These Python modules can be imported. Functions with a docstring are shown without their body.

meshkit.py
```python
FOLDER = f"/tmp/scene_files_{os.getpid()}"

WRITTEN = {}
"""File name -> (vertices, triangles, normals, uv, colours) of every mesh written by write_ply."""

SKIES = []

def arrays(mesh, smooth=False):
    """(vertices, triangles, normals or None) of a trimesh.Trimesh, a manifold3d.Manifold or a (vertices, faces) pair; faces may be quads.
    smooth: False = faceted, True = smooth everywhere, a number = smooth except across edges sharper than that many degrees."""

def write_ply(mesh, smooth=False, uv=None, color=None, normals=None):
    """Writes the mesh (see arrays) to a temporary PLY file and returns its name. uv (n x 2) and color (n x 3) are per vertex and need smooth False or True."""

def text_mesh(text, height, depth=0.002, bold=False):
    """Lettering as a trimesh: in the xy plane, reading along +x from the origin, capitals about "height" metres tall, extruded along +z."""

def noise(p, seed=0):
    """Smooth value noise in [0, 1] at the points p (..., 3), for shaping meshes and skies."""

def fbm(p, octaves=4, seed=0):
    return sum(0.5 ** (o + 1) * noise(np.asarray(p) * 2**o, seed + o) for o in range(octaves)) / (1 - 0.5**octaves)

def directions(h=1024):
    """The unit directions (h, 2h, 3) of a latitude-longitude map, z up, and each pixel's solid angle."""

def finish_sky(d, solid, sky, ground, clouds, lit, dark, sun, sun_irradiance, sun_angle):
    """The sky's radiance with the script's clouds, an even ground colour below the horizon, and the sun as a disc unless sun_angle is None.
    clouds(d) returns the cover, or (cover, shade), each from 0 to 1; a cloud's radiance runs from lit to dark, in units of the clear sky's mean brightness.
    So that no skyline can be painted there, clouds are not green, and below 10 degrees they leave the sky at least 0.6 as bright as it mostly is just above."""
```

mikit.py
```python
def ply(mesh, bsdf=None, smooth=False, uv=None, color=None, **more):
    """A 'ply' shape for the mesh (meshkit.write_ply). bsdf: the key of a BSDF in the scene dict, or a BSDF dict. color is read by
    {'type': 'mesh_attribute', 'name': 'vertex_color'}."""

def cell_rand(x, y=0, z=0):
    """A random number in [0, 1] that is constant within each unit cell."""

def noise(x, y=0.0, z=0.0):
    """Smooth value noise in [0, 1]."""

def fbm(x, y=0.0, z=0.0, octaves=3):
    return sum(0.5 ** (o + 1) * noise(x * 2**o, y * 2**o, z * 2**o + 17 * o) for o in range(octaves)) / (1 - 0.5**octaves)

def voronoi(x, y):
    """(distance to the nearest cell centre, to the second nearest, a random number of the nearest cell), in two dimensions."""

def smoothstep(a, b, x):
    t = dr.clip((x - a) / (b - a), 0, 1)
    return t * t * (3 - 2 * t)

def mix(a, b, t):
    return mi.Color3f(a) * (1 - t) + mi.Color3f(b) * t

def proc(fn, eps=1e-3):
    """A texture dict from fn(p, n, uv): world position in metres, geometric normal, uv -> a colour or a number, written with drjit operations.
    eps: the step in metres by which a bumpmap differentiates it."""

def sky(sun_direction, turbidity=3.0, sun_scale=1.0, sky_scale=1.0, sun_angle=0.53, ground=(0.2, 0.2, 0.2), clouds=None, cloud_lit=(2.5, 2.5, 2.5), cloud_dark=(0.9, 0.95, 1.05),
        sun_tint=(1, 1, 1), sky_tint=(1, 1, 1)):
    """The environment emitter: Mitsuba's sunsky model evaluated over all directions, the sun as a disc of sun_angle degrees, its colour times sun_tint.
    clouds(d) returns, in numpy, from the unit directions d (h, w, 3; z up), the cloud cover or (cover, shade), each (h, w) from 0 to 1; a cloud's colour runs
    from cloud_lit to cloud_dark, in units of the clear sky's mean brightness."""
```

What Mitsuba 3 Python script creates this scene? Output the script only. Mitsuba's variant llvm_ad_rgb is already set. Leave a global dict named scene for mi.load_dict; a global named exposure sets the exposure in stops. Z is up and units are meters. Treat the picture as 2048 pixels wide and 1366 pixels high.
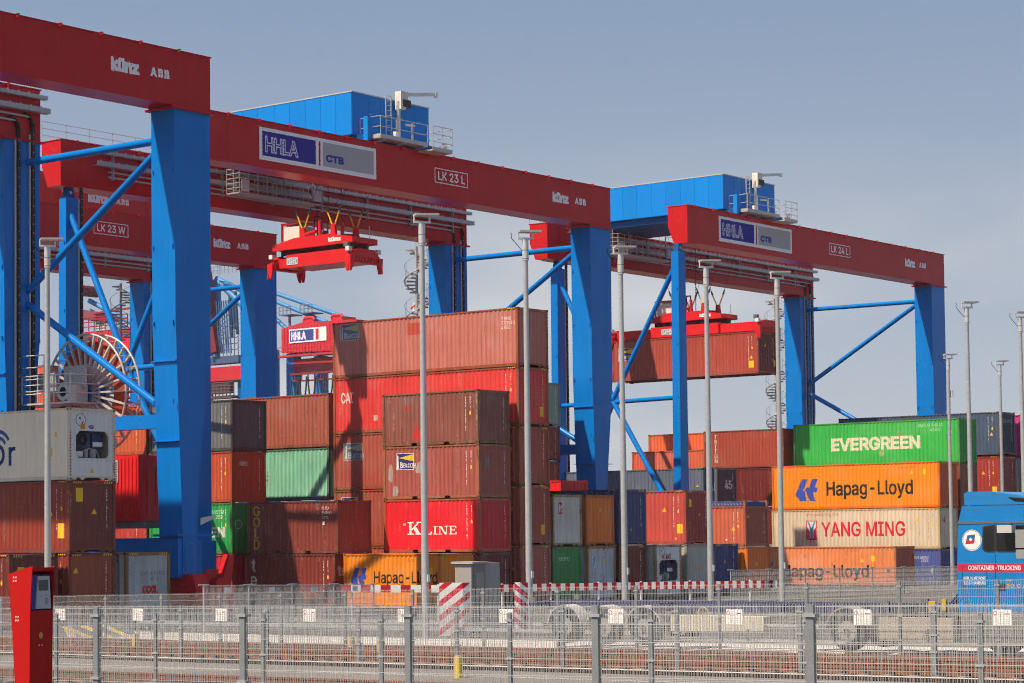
import math, random, re
import numpy as np, trimesh, drjit as dr, mitsuba as mi, mikit, meshkit
from shapely.geometry import Polygon, box as sbox, Point
from shapely.ops import unary_union
from shapely import affinity
random.seed(7); RNG = np.random.default_rng(7)
scene = {'type': 'scene'}
labels = {}
# ---------------------------------------------------------------- camera, sky, exposure
# x: along the crane girders, y: along the container rows, z: up, metres; camera 3.5 m above the yard
YAW, PITCH, ROLL, HC, FPX, CY = 0.907143, 0.0484061, -0.0115292, 3.50565, 4472.086, 849.04
Fv = np.array([math.sin(YAW)*math.cos(PITCH), math.cos(YAW)*math.cos(PITCH), math.sin(PITCH)])
Rv = np.cross(Fv, [0, 0, 1]); Rv /= np.linalg.norm(Rv)
Uv = np.cross(Rv, Fv); Uv = -Rv*math.sin(ROLL) + Uv*math.cos(ROLL)
scene['camera'] = {'type': 'perspective', 'fov_axis': 'x', 'fov': math.degrees(2*math.atan(1024/FPX)),
    'principal_point_offset_y': (683-CY)/1366, 'near_clip': 0.5, 'far_clip': 20000.0,
    'to_world': mi.ScalarTransform4f().look_at(origin=[0, 0, HC], target=[float(a) for a in Fv + [0, 0, HC]], up=[float(a) for a in Uv])}
SUN = (-1.0, 0.33, 1.38)
def clouds(d):
    el = np.degrees(np.arcsin(np.clip(d[..., 2], -1, 1)))
    n = meshkit.fbm(d*[5, 5, 14] + 3.1, octaves=5, seed=4)
    haze = np.clip((15-el)/15, 0, 1)**1.3
    puff = np.clip((n-0.46)*4, 0, 1)*np.clip((10.5-el)/6, 0, 1)*np.clip((el+1)/3, 0, 1)
    veil = 0.5*np.exp(-np.clip(el-12, 0, 90)/16)          # haze thins out with height
    return np.clip(veil + 0.36*haze + 0.45*puff, 0, 0.95), np.clip(0.72 - 0.40*haze - 0.42*puff, 0, 1)
scene['sky'] = mikit.sky(SUN, turbidity=4.0, clouds=clouds, cloud_lit=(2.35, 2.36, 2.42), cloud_dark=(0.38, 0.55, 0.80), sky_tint=(0.97, 1.0, 1.02), sun_scale=1.15, sky_scale=0.85)
exposure = 1.85
# ---------------------------------------------------------------- materials
# colour and wear travel in a mesh's uv (constant over each mesh): uv.x packs red and green, uv.y blue and wear
def _unpack(uv):
    a = dr.floor(uv.x + .5); r = dr.floor(a/1024); g = a - r*1024
    b_ = dr.floor(uv.y + .5); b = dr.floor(b_/1024); w = b_ - b*1024
    return mi.Color3f(r/1023, g/1023, b/1023), (w - 8)/1000
def f_paint(p, n, uv):           # weathered sheet steel: fading, dirt runs, rust spots
    c, w = _unpack(uv)
    s = p.x + p.y
    big = mikit.fbm(p.x*.5, p.y*.5, p.z*.7, 3)
    run = mikit.noise(s*9, p.z*.6, 3.0)*.6 + mikit.noise(s*23, p.z*1.3, 9.0)*.4
    spot = mikit.fbm(s*4.5, p.x - p.y, p.z*1.1, 4)
    edge = mikit.fbm(s*11, p.x*9 - p.y*9, p.z*9, 2)
    k = 1 + w*(big - .5)*.55 + w*(run - .5)*.62
    c = c*k
    g = mi.luminance(c)
    c = mikit.mix(c, mi.Color3f(g*1.25 + .03), mikit.smoothstep(.5, .85, big)*w*.35)
    rust = mikit.smoothstep(.66 - .05*w, .76 - .05*w, spot*.6 + edge*.2 + run*.2)*w*w*1.4
    c = mikit.mix(c, mi.Color3f(.13, .045, .018), dr.minimum(rust*1.1, .85))
    chip = mikit.smoothstep(.72, .80, mikit.noise(s*17 + 4, p.z*.8, 5.0)*.62 + edge*.38)*w*.8
    return mikit.mix(c, mi.Color3f(.5, .42, .36), chip*.5)
def f_plain(p, n, uv):
    c, w = _unpack(uv)
    big = mikit.fbm(p.x*.8 + 5, p.y*.8, p.z*.8, 3)
    run = mikit.noise((p.x + p.y)*6, p.z*.5, 2.0)
    return c*(1 + w*((big - .5)*.45 + (run - .5)*.3))
def f_galv(p, n, uv):
    c, w = _unpack(uv)
    return c*(.86 + .28*mikit.fbm(p.x*7, p.y*7, p.z*7, 3))
def f_ground(p, n, uv):
    a = mikit.fbm(p.x*.35, p.y*.35, 0, 4); b = mikit.noise(p.x*6, p.y*6, 0)
    l = mikit.smoothstep(.93, .97, mikit.noise(p.x*.22 + 8, p.y*1.3, 2))
    return mi.Color3f(.09, .088, .085)*(.62 + .5*a + .2*b - .15*l)
def f_apron(p, n, uv):
    a = mikit.fbm(p.x*.6, p.y*.6, 1, 4); b = mikit.noise(p.x*8, p.y*8, 0)
    return mi.Color3f(.43, .405, .38)*(.66 + .45*a + .22*b)
def f_asphalt(p, n, uv):
    a = mikit.fbm(p.x*.5, p.y*.25, 1, 4); b = mikit.noise(p.x*30, p.y*30, 0)
    return mi.Color3f(.15, .14, .13)*(.7 + .4*a + .25*b)
def f_ballast(p, n, uv):
    a = mikit.fbm(p.x*5, p.y*5, 1, 3); d = mikit.voronoi(p.x*16, p.y*16)
    return mikit.mix((.022, .016, .013), (.12, .06, .04), a*a)*(.4 + 1.0*d[2])
def prin(fn, rough, spec=.5, **kw):
    return {'type': 'twosided', 'b': {'type': 'principled', 'base_color': mikit.proc(fn), 'roughness': rough, 'specular': spec, **kw}}
scene['m_paint'] = prin(f_paint, .48, .4)
scene['m_gloss'] = prin(f_plain, .26, .13, clearcoat=.3, clearcoat_gloss=.97)
scene['m_matte'] = prin(f_plain, .75, .25)
scene['m_galv'] = prin(f_galv, .42, .6, metallic=.25)
scene['m_glass'] = {'type': 'twosided', 'b': {'type': 'principled', 'base_color': {'type': 'rgb', 'value': [.012, .014, .016]}, 'roughness': .06, 'specular': .6}}
scene['m_ground'] = prin(f_ground, .9, .2)
scene['m_apron'] = prin(f_apron, .9, .2)
scene['m_asphalt'] = prin(f_asphalt, .85, .3)
scene['m_ballast'] = {'type': 'twosided', 'b': {'type': 'bumpmap', 'arbitrary': mikit.proc(lambda p, n, uv: mikit.voronoi(p.x*16, p.y*16)[0]*.05, 4e-3), 'scale': 1.0,
    'bsdf': {'type': 'principled', 'base_color': mikit.proc(f_ballast), 'roughness': .95, 'specular': .2}}}
# ---------------------------------------------------------------- mesh helpers
def lin(c):
    c = np.array(c, float)/255
    return np.where(c <= .04045, c/12.92, ((c + .055)/1.055)**2.4)
def S(r, g, b, k=.8):            # base colour from an sRGB value as the thing looks in full sun
    return tuple(lin((r, g, b))*k)
class G:
    def __init__(s): s.v = []; s.f = []; s.n = 0
    def add(s, v, f):
        v = np.asarray(v, float).reshape(-1, 3); f = np.asarray(f, int).reshape(-1, 3)
        s.v.append(v); s.f.append(f + s.n); s.n += len(v); return s
    def quad(s, a, b, c, d): return s.add([a, b, c, d], [[0, 1, 2], [0, 2, 3]])
    def hexa(s, P):              # 8 corners: bottom ring, top ring
        P = np.asarray(P, float)
        for q in ((0, 3, 2, 1), (4, 5, 6, 7), (0, 1, 5, 4), (1, 2, 6, 5), (2, 3, 7, 6), (3, 0, 4, 7)): s.quad(*P[list(q)])
        return s
    def box(s, x0, x1, y0, y1, z0, z1):
        return s.hexa([(x0, y0, z0), (x1, y0, z0), (x1, y1, z0), (x0, y1, z0), (x0, y0, z1), (x1, y0, z1), (x1, y1, z1), (x0, y1, z1)])
    def bar(s, p, q, w, h, up=(0, 0, 1)):    # box beam from p to q, w wide, h high
        p, q = np.array(p, float), np.array(q, float); d = q - p; d /= np.linalg.norm(d)
        a = np.cross(d, up)
        if np.linalg.norm(a) < 1e-6: a = np.cross(d, (1, 0, 0))
        a /= np.linalg.norm(a); b = np.cross(a, d); a = a*w/2; b = b*h/2
        return s.hexa([p - a - b, p + a - b, q + a - b, q - a - b, p - a + b, p + a + b, q + a + b, q - a + b])
    def tube(s, p, q, r, n=10, r2=None):
        return s.path([p, q], [r, r if r2 is None else r2], n)
    def path(s, pts, r, n=8, cap=True):
        pts = np.array(pts, float); m = len(pts); r = np.broadcast_to(r, (m,))
        t = np.gradient(pts, axis=0); t /= np.maximum(np.linalg.norm(t, axis=1, keepdims=True), 1e-9)
        e = np.cross(t[0], (0, 0, 1.) if abs(t[0][2]) < .9 else (0, 1., 0))
        a = np.arange(n)*2*np.pi/n; rings = []
        for i in range(m):
            e = e - t[i]*(e @ t[i]); e /= np.linalg.norm(e); g = np.cross(e, t[i])
            rings.append(pts[i] + r[i]*(np.cos(a)[:, None]*e + np.sin(a)[:, None]*g))
        f = []
        for i in range(m-1):
            for k in range(n):
                o, o2, k2 = i*n, (i+1)*n, (k+1) % n
                f += [[o+k, o+k2, o2+k2], [o+k, o2+k2, o2+k]]
        s.add(np.vstack(rings), f)
        if cap:
            for i, fl in ((0, 1), (m-1, 0)):
                ff = [[0, k+1, k] if not fl else [0, k, k+1] for k in range(1, n-1)]
                s.add(rings[i], ff)
        return s
    def prism(s, pts, fn, d0, d1):           # 2-D outline extruded; fn(a, b, d) -> point
        poly = pts if hasattr(pts, 'exterior') else Polygon(pts)
        v, f = trimesh.creation.triangulate_polygon(poly, engine='earcut')
        s.add([fn(a, b, d0) for a, b in v], f); s.add([fn(a, b, d1) for a, b in v], f)
        for ring in [poly.exterior, *poly.interiors]:
            c = list(ring.coords)
            for (a, b), (a2, b2) in zip(c[:-1], c[1:]): s.quad(fn(a, b, d0), fn(a2, b2, d0), fn(a2, b2, d1), fn(a, b, d1))
        return s
    def flat(s, poly, fn):                   # 2-D region(s) as one sheet
        for g in getattr(poly, 'geoms', [poly]):
            if g.is_empty or g.geom_type != 'Polygon' or g.area < 1e-7: continue
            v, f = trimesh.creation.triangulate_polygon(g, engine='earcut')
            s.add([fn(a, b) for a, b in v], f)
        return s
    def disc(s, c, r, ax, n=20, r0=0):
        c = np.array(c, float); e1 = np.array({'x': (0, 1, 0), 'y': (1, 0, 0), 'z': (1, 0, 0)}[ax], float); e2 = np.array({'x': (0, 0, 1), 'y': (0, 0, 1), 'z': (0, 1, 0)}[ax], float)
        p = Point(0, 0).buffer(r, n//4)
        if r0: p = p.difference(Point(0, 0).buffer(r0, n//4))
        return s.flat(p, lambda a, b: c + a*e1 + b*e2)
    def move(s, T):
        s.v = [np.asarray(v) + np.asarray(T) for v in s.v]; return s
    def get(s): return np.vstack(s.v), np.vstack(s.f)
def key_for(name):
    if not any(k == name or k.startswith(name + '__') for k in KEYS): KEYS.add(name); return name
    i = NUM.get(name, 0) + 1; NUM[name] = i
    k = f'{name}_{i:03d}'; KEYS.add(k); return k
KEYS, NUM = set(), {}
def thing(name, label, cat, group=None, kind=None):
    k = key_for(name); d = {'label': label, 'category': cat}
    if group: d['group'] = group
    if kind: d['kind'] = kind
    labels[k] = d; return k
_USED = {}
def sub(parent, name):
    k = parent + '__' + name; n = _USED.get(k, -1) + 1; _USED[k] = n
    return k if n == 0 else f'{k}_{n:03d}'
def emit(key, g, color=(.5, .5, .5), mat='paint', wear=.3, **more):
    v, f = g.get(); c = np.clip(np.asarray(color, float), (0, .009, 0), .985)
    R, Gc, B = [int(round(x*1023)) for x in c]; w = int(round(np.clip(wear, 0, 1)*1000)) + 8
    uv = np.tile([R*1024. + Gc, B*1024. + w], (len(v), 1))
    scene[key] = mikit.ply((v, f), 'm_' + mat, smooth=True, uv=uv, **more)
    if re.sub(r'_\d{3}$', '', key.split('__')[-1]) in SMALL: labels[key] = {'kind': 'stuff'}
    return key
SMALL = {'corner_casting', 'casting_hole', 'hazard_mark', 'tray_clip', 'tray_post', 'code_mark', 'bolt', 'reflector_strip', 'link_bolt', 'rib', 'tarp_rope', 'cross_rod', 'key', 'text_line', 'lifting_lug', 'weld_seam', 'clamp', 'plate_text', 'louver_slat', 'toe_board', 'clamp_band', 'primer_patch', 'node_plate', 'hanger', 'stay_lattice', 'lattice', 'air_hose', 'boom_link', 'twist_lock', 'twist_link', 'cable_basket', 'rope_bracket', 'railing'}
def part(parent, name, g, color=(.5, .5, .5), mat='paint', wear=.3, kind=None, label=None):
    k = emit(sub(parent, name), g, color, mat, wear)
    if name in SMALL: kind = 'stuff'
    if kind or label: labels[k] = {x: y for x, y in (('kind', kind), ('label', label)) if y}
    return k
def single(name, label, cat, g, color, mat='paint', wear=.3, group=None, kind=None):
    k = thing(name, label, cat, group, kind); emit(k, g, color, mat, wear); return k
# ---------------------------------------------------------------- lettering
_T = {}
def txt(text, h, bold=True, sx=1.0, grow=0.0):
    if (text, bold) not in _T:
        m = meshkit.text_mesh(text, 1.0, .01, bold); top = m.face_normals[:, 2] > .5
        _T[text, bold] = unary_union([Polygon(t[:, :2]).buffer(.002, join_style=2) for t in m.triangles[top]])
    p = affinity.scale(_T[text, bold], h*sx, h, origin=(0, 0))
    return p.buffer(grow, join_style=2) if grow else p
def at(p, x, y, cx=False):
    if cx: x = x - (p.bounds[0] + p.bounds[2])/2
    return affinity.translate(p, x, y)
def fit(p, x0, x1, y0, y1):
    b = p.bounds; sx, sy = (x1-x0)/(b[2]-b[0]), (y1-y0)/(b[3]-b[1])
    return affinity.translate(affinity.scale(p, sx, sy, origin=(b[0], b[1])), x0-b[0], y0-b[1])
def outline(p, w): return p.buffer(w*.5, join_style=2).difference(p.buffer(-w*.5, join_style=2))
def kuenz(h):                    # heavy joined lettering
    p = txt('künz', h, True, 1.12, .07*h)
    return p
def abb(h):                      # heavy letters cut by a cross of thin gaps
    out = []
    x = 0
    for ch in 'ABB':
        q = txt(ch, h, True, 1.0, .075*h); b = q.bounds; q = affinity.translate(q, x - b[0], 0); x += (b[2]-b[0]) + .04*h
        m = (q.bounds[0] + q.bounds[2])/2
        q = q.difference(sbox(q.bounds[0], h*.46, q.bounds[2], h*.49)).difference(sbox(m-.013*h, -h, m+.013*h, 2*h)); out.append(q)
    return unary_union(out)
def serif(word, sizes):          # block serif capitals K L I N E
    out = []; x = 0
    def bar(a, b, c, d): return sbox(a, b, c, d)
    for ch, h in zip(word, sizes):
        w = {'K': .95, 'L': .72, 'I': .42, 'N': .95, 'E': .78}[ch]*h; s = .17*h; t = .09*h
        if ch == 'I': q = [bar(w/2-s/2, 0, w/2+s/2, h), bar(0, 0, w, t), bar(0, h-t, w, h)]
        elif ch == 'L': q = [bar(.1*h, 0, .1*h+s, h), bar(0, 0, w, t), bar(0, h-t, .36*h, h), bar(w-.1*h, 0, w, .3*h)]
        elif ch == 'E': q = [bar(.1*h, 0, .1*h+s, h), bar(0, 0, w, t), bar(0, h-t, w*.95, h), bar(.1*h, h*.47, w*.7, h*.56), bar(w-.1*h, 0, w, .28*h), bar(w*.95-.1*h, .74*h, w*.95, h), bar(w*.62, .38*h, w*.7, .66*h)]
        elif ch == 'N': q = [bar(.12*h, 0, .2*h, h), bar(w-.2*h, 0, w-.12*h, h), Polygon([(.08*h, h), (.28*h, h), (w-.1*h, 0), (w-.3*h, 0)]), bar(0, 0, .32*h, t), bar(w-.32*h, h-t, w, h), bar(0, h-t, .28*h, h)]
        else: q = [bar(.1*h, 0, .1*h+s, h), bar(0, 0, .38*h, t), bar(0, h-t, .38*h, h), Polygon([(.24*h, .42*h), (.7*h, h), (.82*h, h), (.3*h, .34*h)]), Polygon([(.36*h, .56*h), (.52*h, .66*h), (w-.06*h, 0), (w-.34*h, 0)]), bar(.58*h, h-t, w-.06*h, h), bar(.52*h, 0, w, t)]
        q = unary_union([a.buffer(0) for a in q]); out.append(affinity.translate(q, x, 0)); x += w + .1*h
    return unary_union(out)
def hl_logo():                   # slanted arrow-ended double stroke in a 1 x 1 field
    a = Polygon([(.30, 1), (.56, 1), (.42, .62), (.62, .62), (.75, 1), (1, 1), (.86, .62), (1.0, .62), (.93, .40), (.78, .40), (.82, .18), (.9, 0), (.64, 0), (.50, .30), (.42, .30), (.50, 0), (.20, 0), (.0, .30)])
    b = Polygon([(.56, 1.01), (.62, 1.01), (.40, .46), (.34, .46)])
    c = Polygon([(.40, .46), (.46, .46), (.63, -.01), (.57, -.01)])
    return a.difference(b).difference(c)
# ---------------------------------------------------------------- shipping containers
SH, HH, L4, L2, CW = 2.591, 2.896, 12.192, 6.058, 2.438
GREY_FRAME = (.14, .09, .07)
def profile(length, pitch=.278, x0=.16):
    """breakpoints along a wall and their depth below the outer face"""
    a, b = x0, length - x0; n = max(4, round((b-a)/pitch)); p = (b-a)/n
    xs, ds = [a], [0.0]
    for i in range(n):
        o = a + i*p
        for fx, dd in ((.13, 0.), (.37, .036), (.63, .036), (.87, 0.)): xs.append(o + fx*p); ds.append(dd)
    xs.append(b); ds.append(0.)
    return np.array(xs), np.array(ds)
def corr(g, xs, ds, z0, z1, fn):
    for i in range(len(xs)-1):
        g.quad(fn(xs[i], z0, ds[i]), fn(xs[i+1], z0, ds[i+1]), fn(xs[i+1], z1, ds[i+1]), fn(xs[i], z1, ds[i]))
def on_corr(g, poly, xs, ds, fn, lift=.004):
    """a painted mark that follows the corrugation"""
    x0, y0, x1, y1 = poly.bounds
    for i in range(len(xs)-1):
        if xs[i+1] <= x0 or xs[i] >= x1: continue
        q = poly.intersection(sbox(xs[i], y0-1, xs[i+1], y1+1))
        if q.is_empty: continue
        k = (ds[i+1]-ds[i])/(xs[i+1]-xs[i])
        g.flat(q, lambda a, b: fn(a, b, ds[i] + k*(a - xs[i]) - lift))
BROWN, RED, ORANGE = S(182, 92, 78), S(228, 62, 56), S(252, 148, 24)
WHITE, BLACK, YEL = (.75, .74, .70), (.02, .02, .02), (.80, .50, .03)
def codes(x, z1, n1=11, w=.05, col=2):
    """columns of small illegible stencil marks"""
    q = []
    rr = random.Random(int(x*97) + n1)
    zz = z1
    for i in range(n1):
        h = rr.choice((.07, .09, .1)); zz -= h + .035 + (.09 if i in (4, n1-2) else 0)
        for _ in range(2): q.append(sbox(x + rr.uniform(0, .02), zz + rr.uniform(0, h*.4), x + w*rr.uniform(.6, 1), zz + h))
    return unary_union(q)
def container(u, v, z, L, h, col, label, wear=.35, side=(), end=(), haz=False, doors=False, code=True, frame=None, group=None, tarp=False, reefer=False, smoothside=False, name='shipping_container', fork=None, endcol=None):
    k = thing(name, label, 'reefer container' if reefer else 'container', group)
    fork = (L == L2) if fork is None else fork
    fc = frame or tuple(np.array(col)*.62 + np.array((.05, .02, .012))*.8)
    X = lambda a, b, d: (u + d, v + a, z + b)              # near-left long wall, a from the near end
    Y = lambda a, b, d: (u + a, v + d, z + b)              # near end wall
    top = h - .34 if tarp else h
    xs, ds = profile(L, .10 if smoothside else (.278 if L > 7 else .262)); ys, dy = profile(CW, .30, .15)
    if smoothside: ds = ds*.12
    g = G(); corr(g, xs, ds, .17, top-.07, lambda a, b, d: X(a, b, d + .03)); part(k, 'side_wall', g, col, 'paint', wear)
    g = G(); corr(g, xs, ds, .17, top-.07, lambda a, b, d: (u + CW - .03 - d, v + a, z + b)); part(k, 'side_wall', g, col, 'paint', wear)
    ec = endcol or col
    if not reefer:
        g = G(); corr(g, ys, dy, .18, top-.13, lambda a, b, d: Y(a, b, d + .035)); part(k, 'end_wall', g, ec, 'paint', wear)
    if doors:
        for s in (0, 1):
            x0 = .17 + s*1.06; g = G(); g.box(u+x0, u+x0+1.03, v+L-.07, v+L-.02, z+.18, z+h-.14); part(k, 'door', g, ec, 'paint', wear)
    else:
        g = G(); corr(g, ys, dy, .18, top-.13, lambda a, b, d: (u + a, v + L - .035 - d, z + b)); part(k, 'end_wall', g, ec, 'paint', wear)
    g = G()
    for (px, py) in ((0, 0), (CW-.15, 0), (0, L-.15), (CW-.15, L-.15)):
        g.box(u+px+.006, u+px+.144, v+py+.006, v+py+.144, z+.11, z+h-.11)
    for px in (0, CW-.07):
        g.box(u+px+.004, u+px+.066, v+.15, v+L-.15, z+top-.08, z+top-.012)
        sx = .035 if px == 0 else -.035
        segs = [(.15, L-.15)]
        if fork:
            m = L/2; segs = [(.15, m-1.2), (m-.85, m+.85), (m+1.2, L-.15)]
            for f0 in (m-1.2, m+.85): g.box(u+px+.012+sx, u+px+.05+sx, v+f0, v+f0+.35, z+.15, z+.18)
        for a, b in segs: g.box(u+px+.012+sx, u+px+.058+sx, v+a, v+b, z+.035, z+.18)
    for py in (.01, L-.11):
        g.box(u+.144, u+CW-.144, v+py, v+py+.1, z+top-.14, z+top-.012)
        g.box(u+.144, u+CW-.144, v+py, v+py+.1, z+.12, z+.19)
        if L > 7:
            for x0 in (.144, .55, 1.6, 1.99): g.prism([(x0, .125), (x0+.30, .125), (x0+.2, .02), (x0+.1, .02)], lambda a, b, d: (u+a, v+d, z+b), py, py+.1)
        else: g.box(u+.144, u+CW-.144, v+py, v+py+.1, z+.03, z+.12)
    part(k, 'frame', g, fc, 'paint', min(1, wear+.3))
    g = G()
    for px in (-.004, CW-.158):
        for py in (-.004, L-.174):
            for pz in (0, h-.118):
                x0, y0, z0 = u+px, v+py, z+pz
                g.box(x0, x0+.162, y0, y0+.178, z0, z0+.118)
    part(k, 'corner_casting', g, tuple(np.array(fc)*.7), 'paint', .6)
    g = G()
    for px in (-.0055, ):
        for py in (-.0055, L-.174):
            for pz in (0, h-.118):
                x0, y0, z0 = u+px, v+py, z+pz
                g.quad((x0, y0+.06, z0+.03), (x0, y0+.12, z0+.03), (x0, y0+.12, z0+.09), (x0, y0+.06, z0+.09))
    for px in (-.004, CW-.158):
        for pz in (0, h-.118):
            g.quad((u+px+.05, v-.0055, z+pz+.03), (u+px+.11, v-.0055, z+pz+.03), (u+px+.11, v-.0055, z+pz+.09), (u+px+.05, v-.0055, z+pz+.09))
    part(k, 'casting_hole', g, (.012, .01, .009), 'matte', 0)
    g = G(); g.box(u+.06, u+CW-.06, v+.1, v+L-.1, z+.15, z+.178); part(k, 'floor', g, (.05, .035, .03), 'matte', .3)
    if tarp:
        g = G(); n = 24
        yy = np.linspace(.12, L-.12, n); xx = np.linspace(.02, CW-.02, 9)
        H = lambda a, b: z + h - .03 - .05*math.sin(b*9.1)**2 - .06*math.sin(a*2.1+b*3.7)**2
        for i in range(n-1):
            for j in range(8): g.quad(*[(u+xx[a], v+yy[b], H(xx[a], yy[b])) for a, b in ((j, i), (j+1, i), (j+1, i+1), (j, i+1))])
            for x_ in (0, 8): g.quad(*[(u+xx[x_], v+yy[b], c) for b, c in ((i, z+top-.02), (i+1, z+top-.02), (i+1, H(xx[x_], yy[i+1])), (i, H(xx[x_], yy[i])))])
        for y_ in (0, n-1):
            for j in range(8): g.quad(*[(u+xx[a], v+yy[y_], c) for a, c in ((j, z+top-.02), (j+1, z+top-.02), (j+1, H(xx[j+1], yy[y_])), (j, H(xx[j], yy[y_])))])
        part(k, 'tarpaulin', g, S(70, 82, 128), 'matte', .4)
        g = G()
        for i in range(28): g.bar((u-.01, v+.25+i*(L-.5)/27, z+top+.05), (u-.01, v+.33+i*(L-.5)/27, z+top+.16), .02, .02)
        part(k, 'tarp_rope', g, (.6, .6, .58), 'matte', .1)
    else:
        g = G(); g.box(u+.05, u+CW-.05, v+.1, v+L-.1, z+h-.05, z+h-.02); part(k, 'roof', g, tuple(np.array(col)*.85), 'paint', min(1, wear+.3))
    if reefer:
        wall = (u, v, z)
        g = G(); hole = Polygon([(.36, 1.02), (.36, 1.78), (.55, 1.98), (1.9, 1.98), (2.08, 1.78), (2.08, 1.02), (1.95, .9), (.5, .9)])
        g.prism(sbox(.14, .12, CW-.14, h-.14).difference(hole), Y, .03, .06); part(k, 'end_wall', g, (.66, .66, .66), 'paint', .25)
        g = G(); g.prism(hole.buffer(.06).difference(hole), Y, .012, .035); part(k, 'hatch_frame', g, (.62, .62, .6), 'paint', .2)
        g = G(); g.box(u+.3, u+2.14, v+.55, v+.6, z+.85, z+2.02); part(k, 'unit_recess', g, (.10, .105, .11), 'matte', .2)
        g = G(); g.box(u+.45, u+1.35, v+.3, v+.54, z+1.32, z+1.93); part(k, 'condenser', g, S(40, 60, 110), 'paint', .3)
        g = G(); g.disc((u+.92, v+.28, z+1.64), .27, 'y'); part(k, 'fan', g, (.015, .015, .018), 'matte', .1)
        g = G(); g.disc((u+.92, v+.27, z+1.64), .29, 'y', r0=.25); g.disc((u+.92, v+.265, z+1.64), .09, 'y'); part(k, 'fan_guard', g, (.05, .06, .09), 'matte', .1)
        g = G(); g.box(u+1.42, u+2.0, v+.28, v+.54, z+1.3, z+1.9); part(k, 'control_box', g, S(35, 55, 105), 'paint', .3)
        g = G(); g.box(u+1.46, u+1.96, v+.268, v+.279, z+1.38, z+1.56); g.box(u+.42, u+.92, v+.25, v+.4, z+.96, z+1.18); part(k, 'cover_plate', g, (.72, .72, .72), 'matte', .2)
        g = G(); g.tube((u+1.2, v+.4, z+.92), (u+1.2, v+.4, z+1.25), .1, 12); g.tube((u+1.55, v+.4, z+.92), (u+1.55, v+.4, z+1.28), .14, 12); g.path([(u+1.0, v+.35, z+1.2), (u+1.3, v+.3, z+1.3), (u+1.7, v+.33, z+1.22), (u+1.85, v+.35, z+.95)], .03); part(k, 'compressor', g, (.35, .36, .37), 'matte', .4)
        g = G()
        for i in range(9): g.box(u+.2+i*.25, u+.225+i*.25, v+.018, v+.03, z+h-.22, z+h-.195); g.box(u+.2+i*.25, u+.225+i*.25, v+.018, v+.03, z+.8, z+.825)
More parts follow.
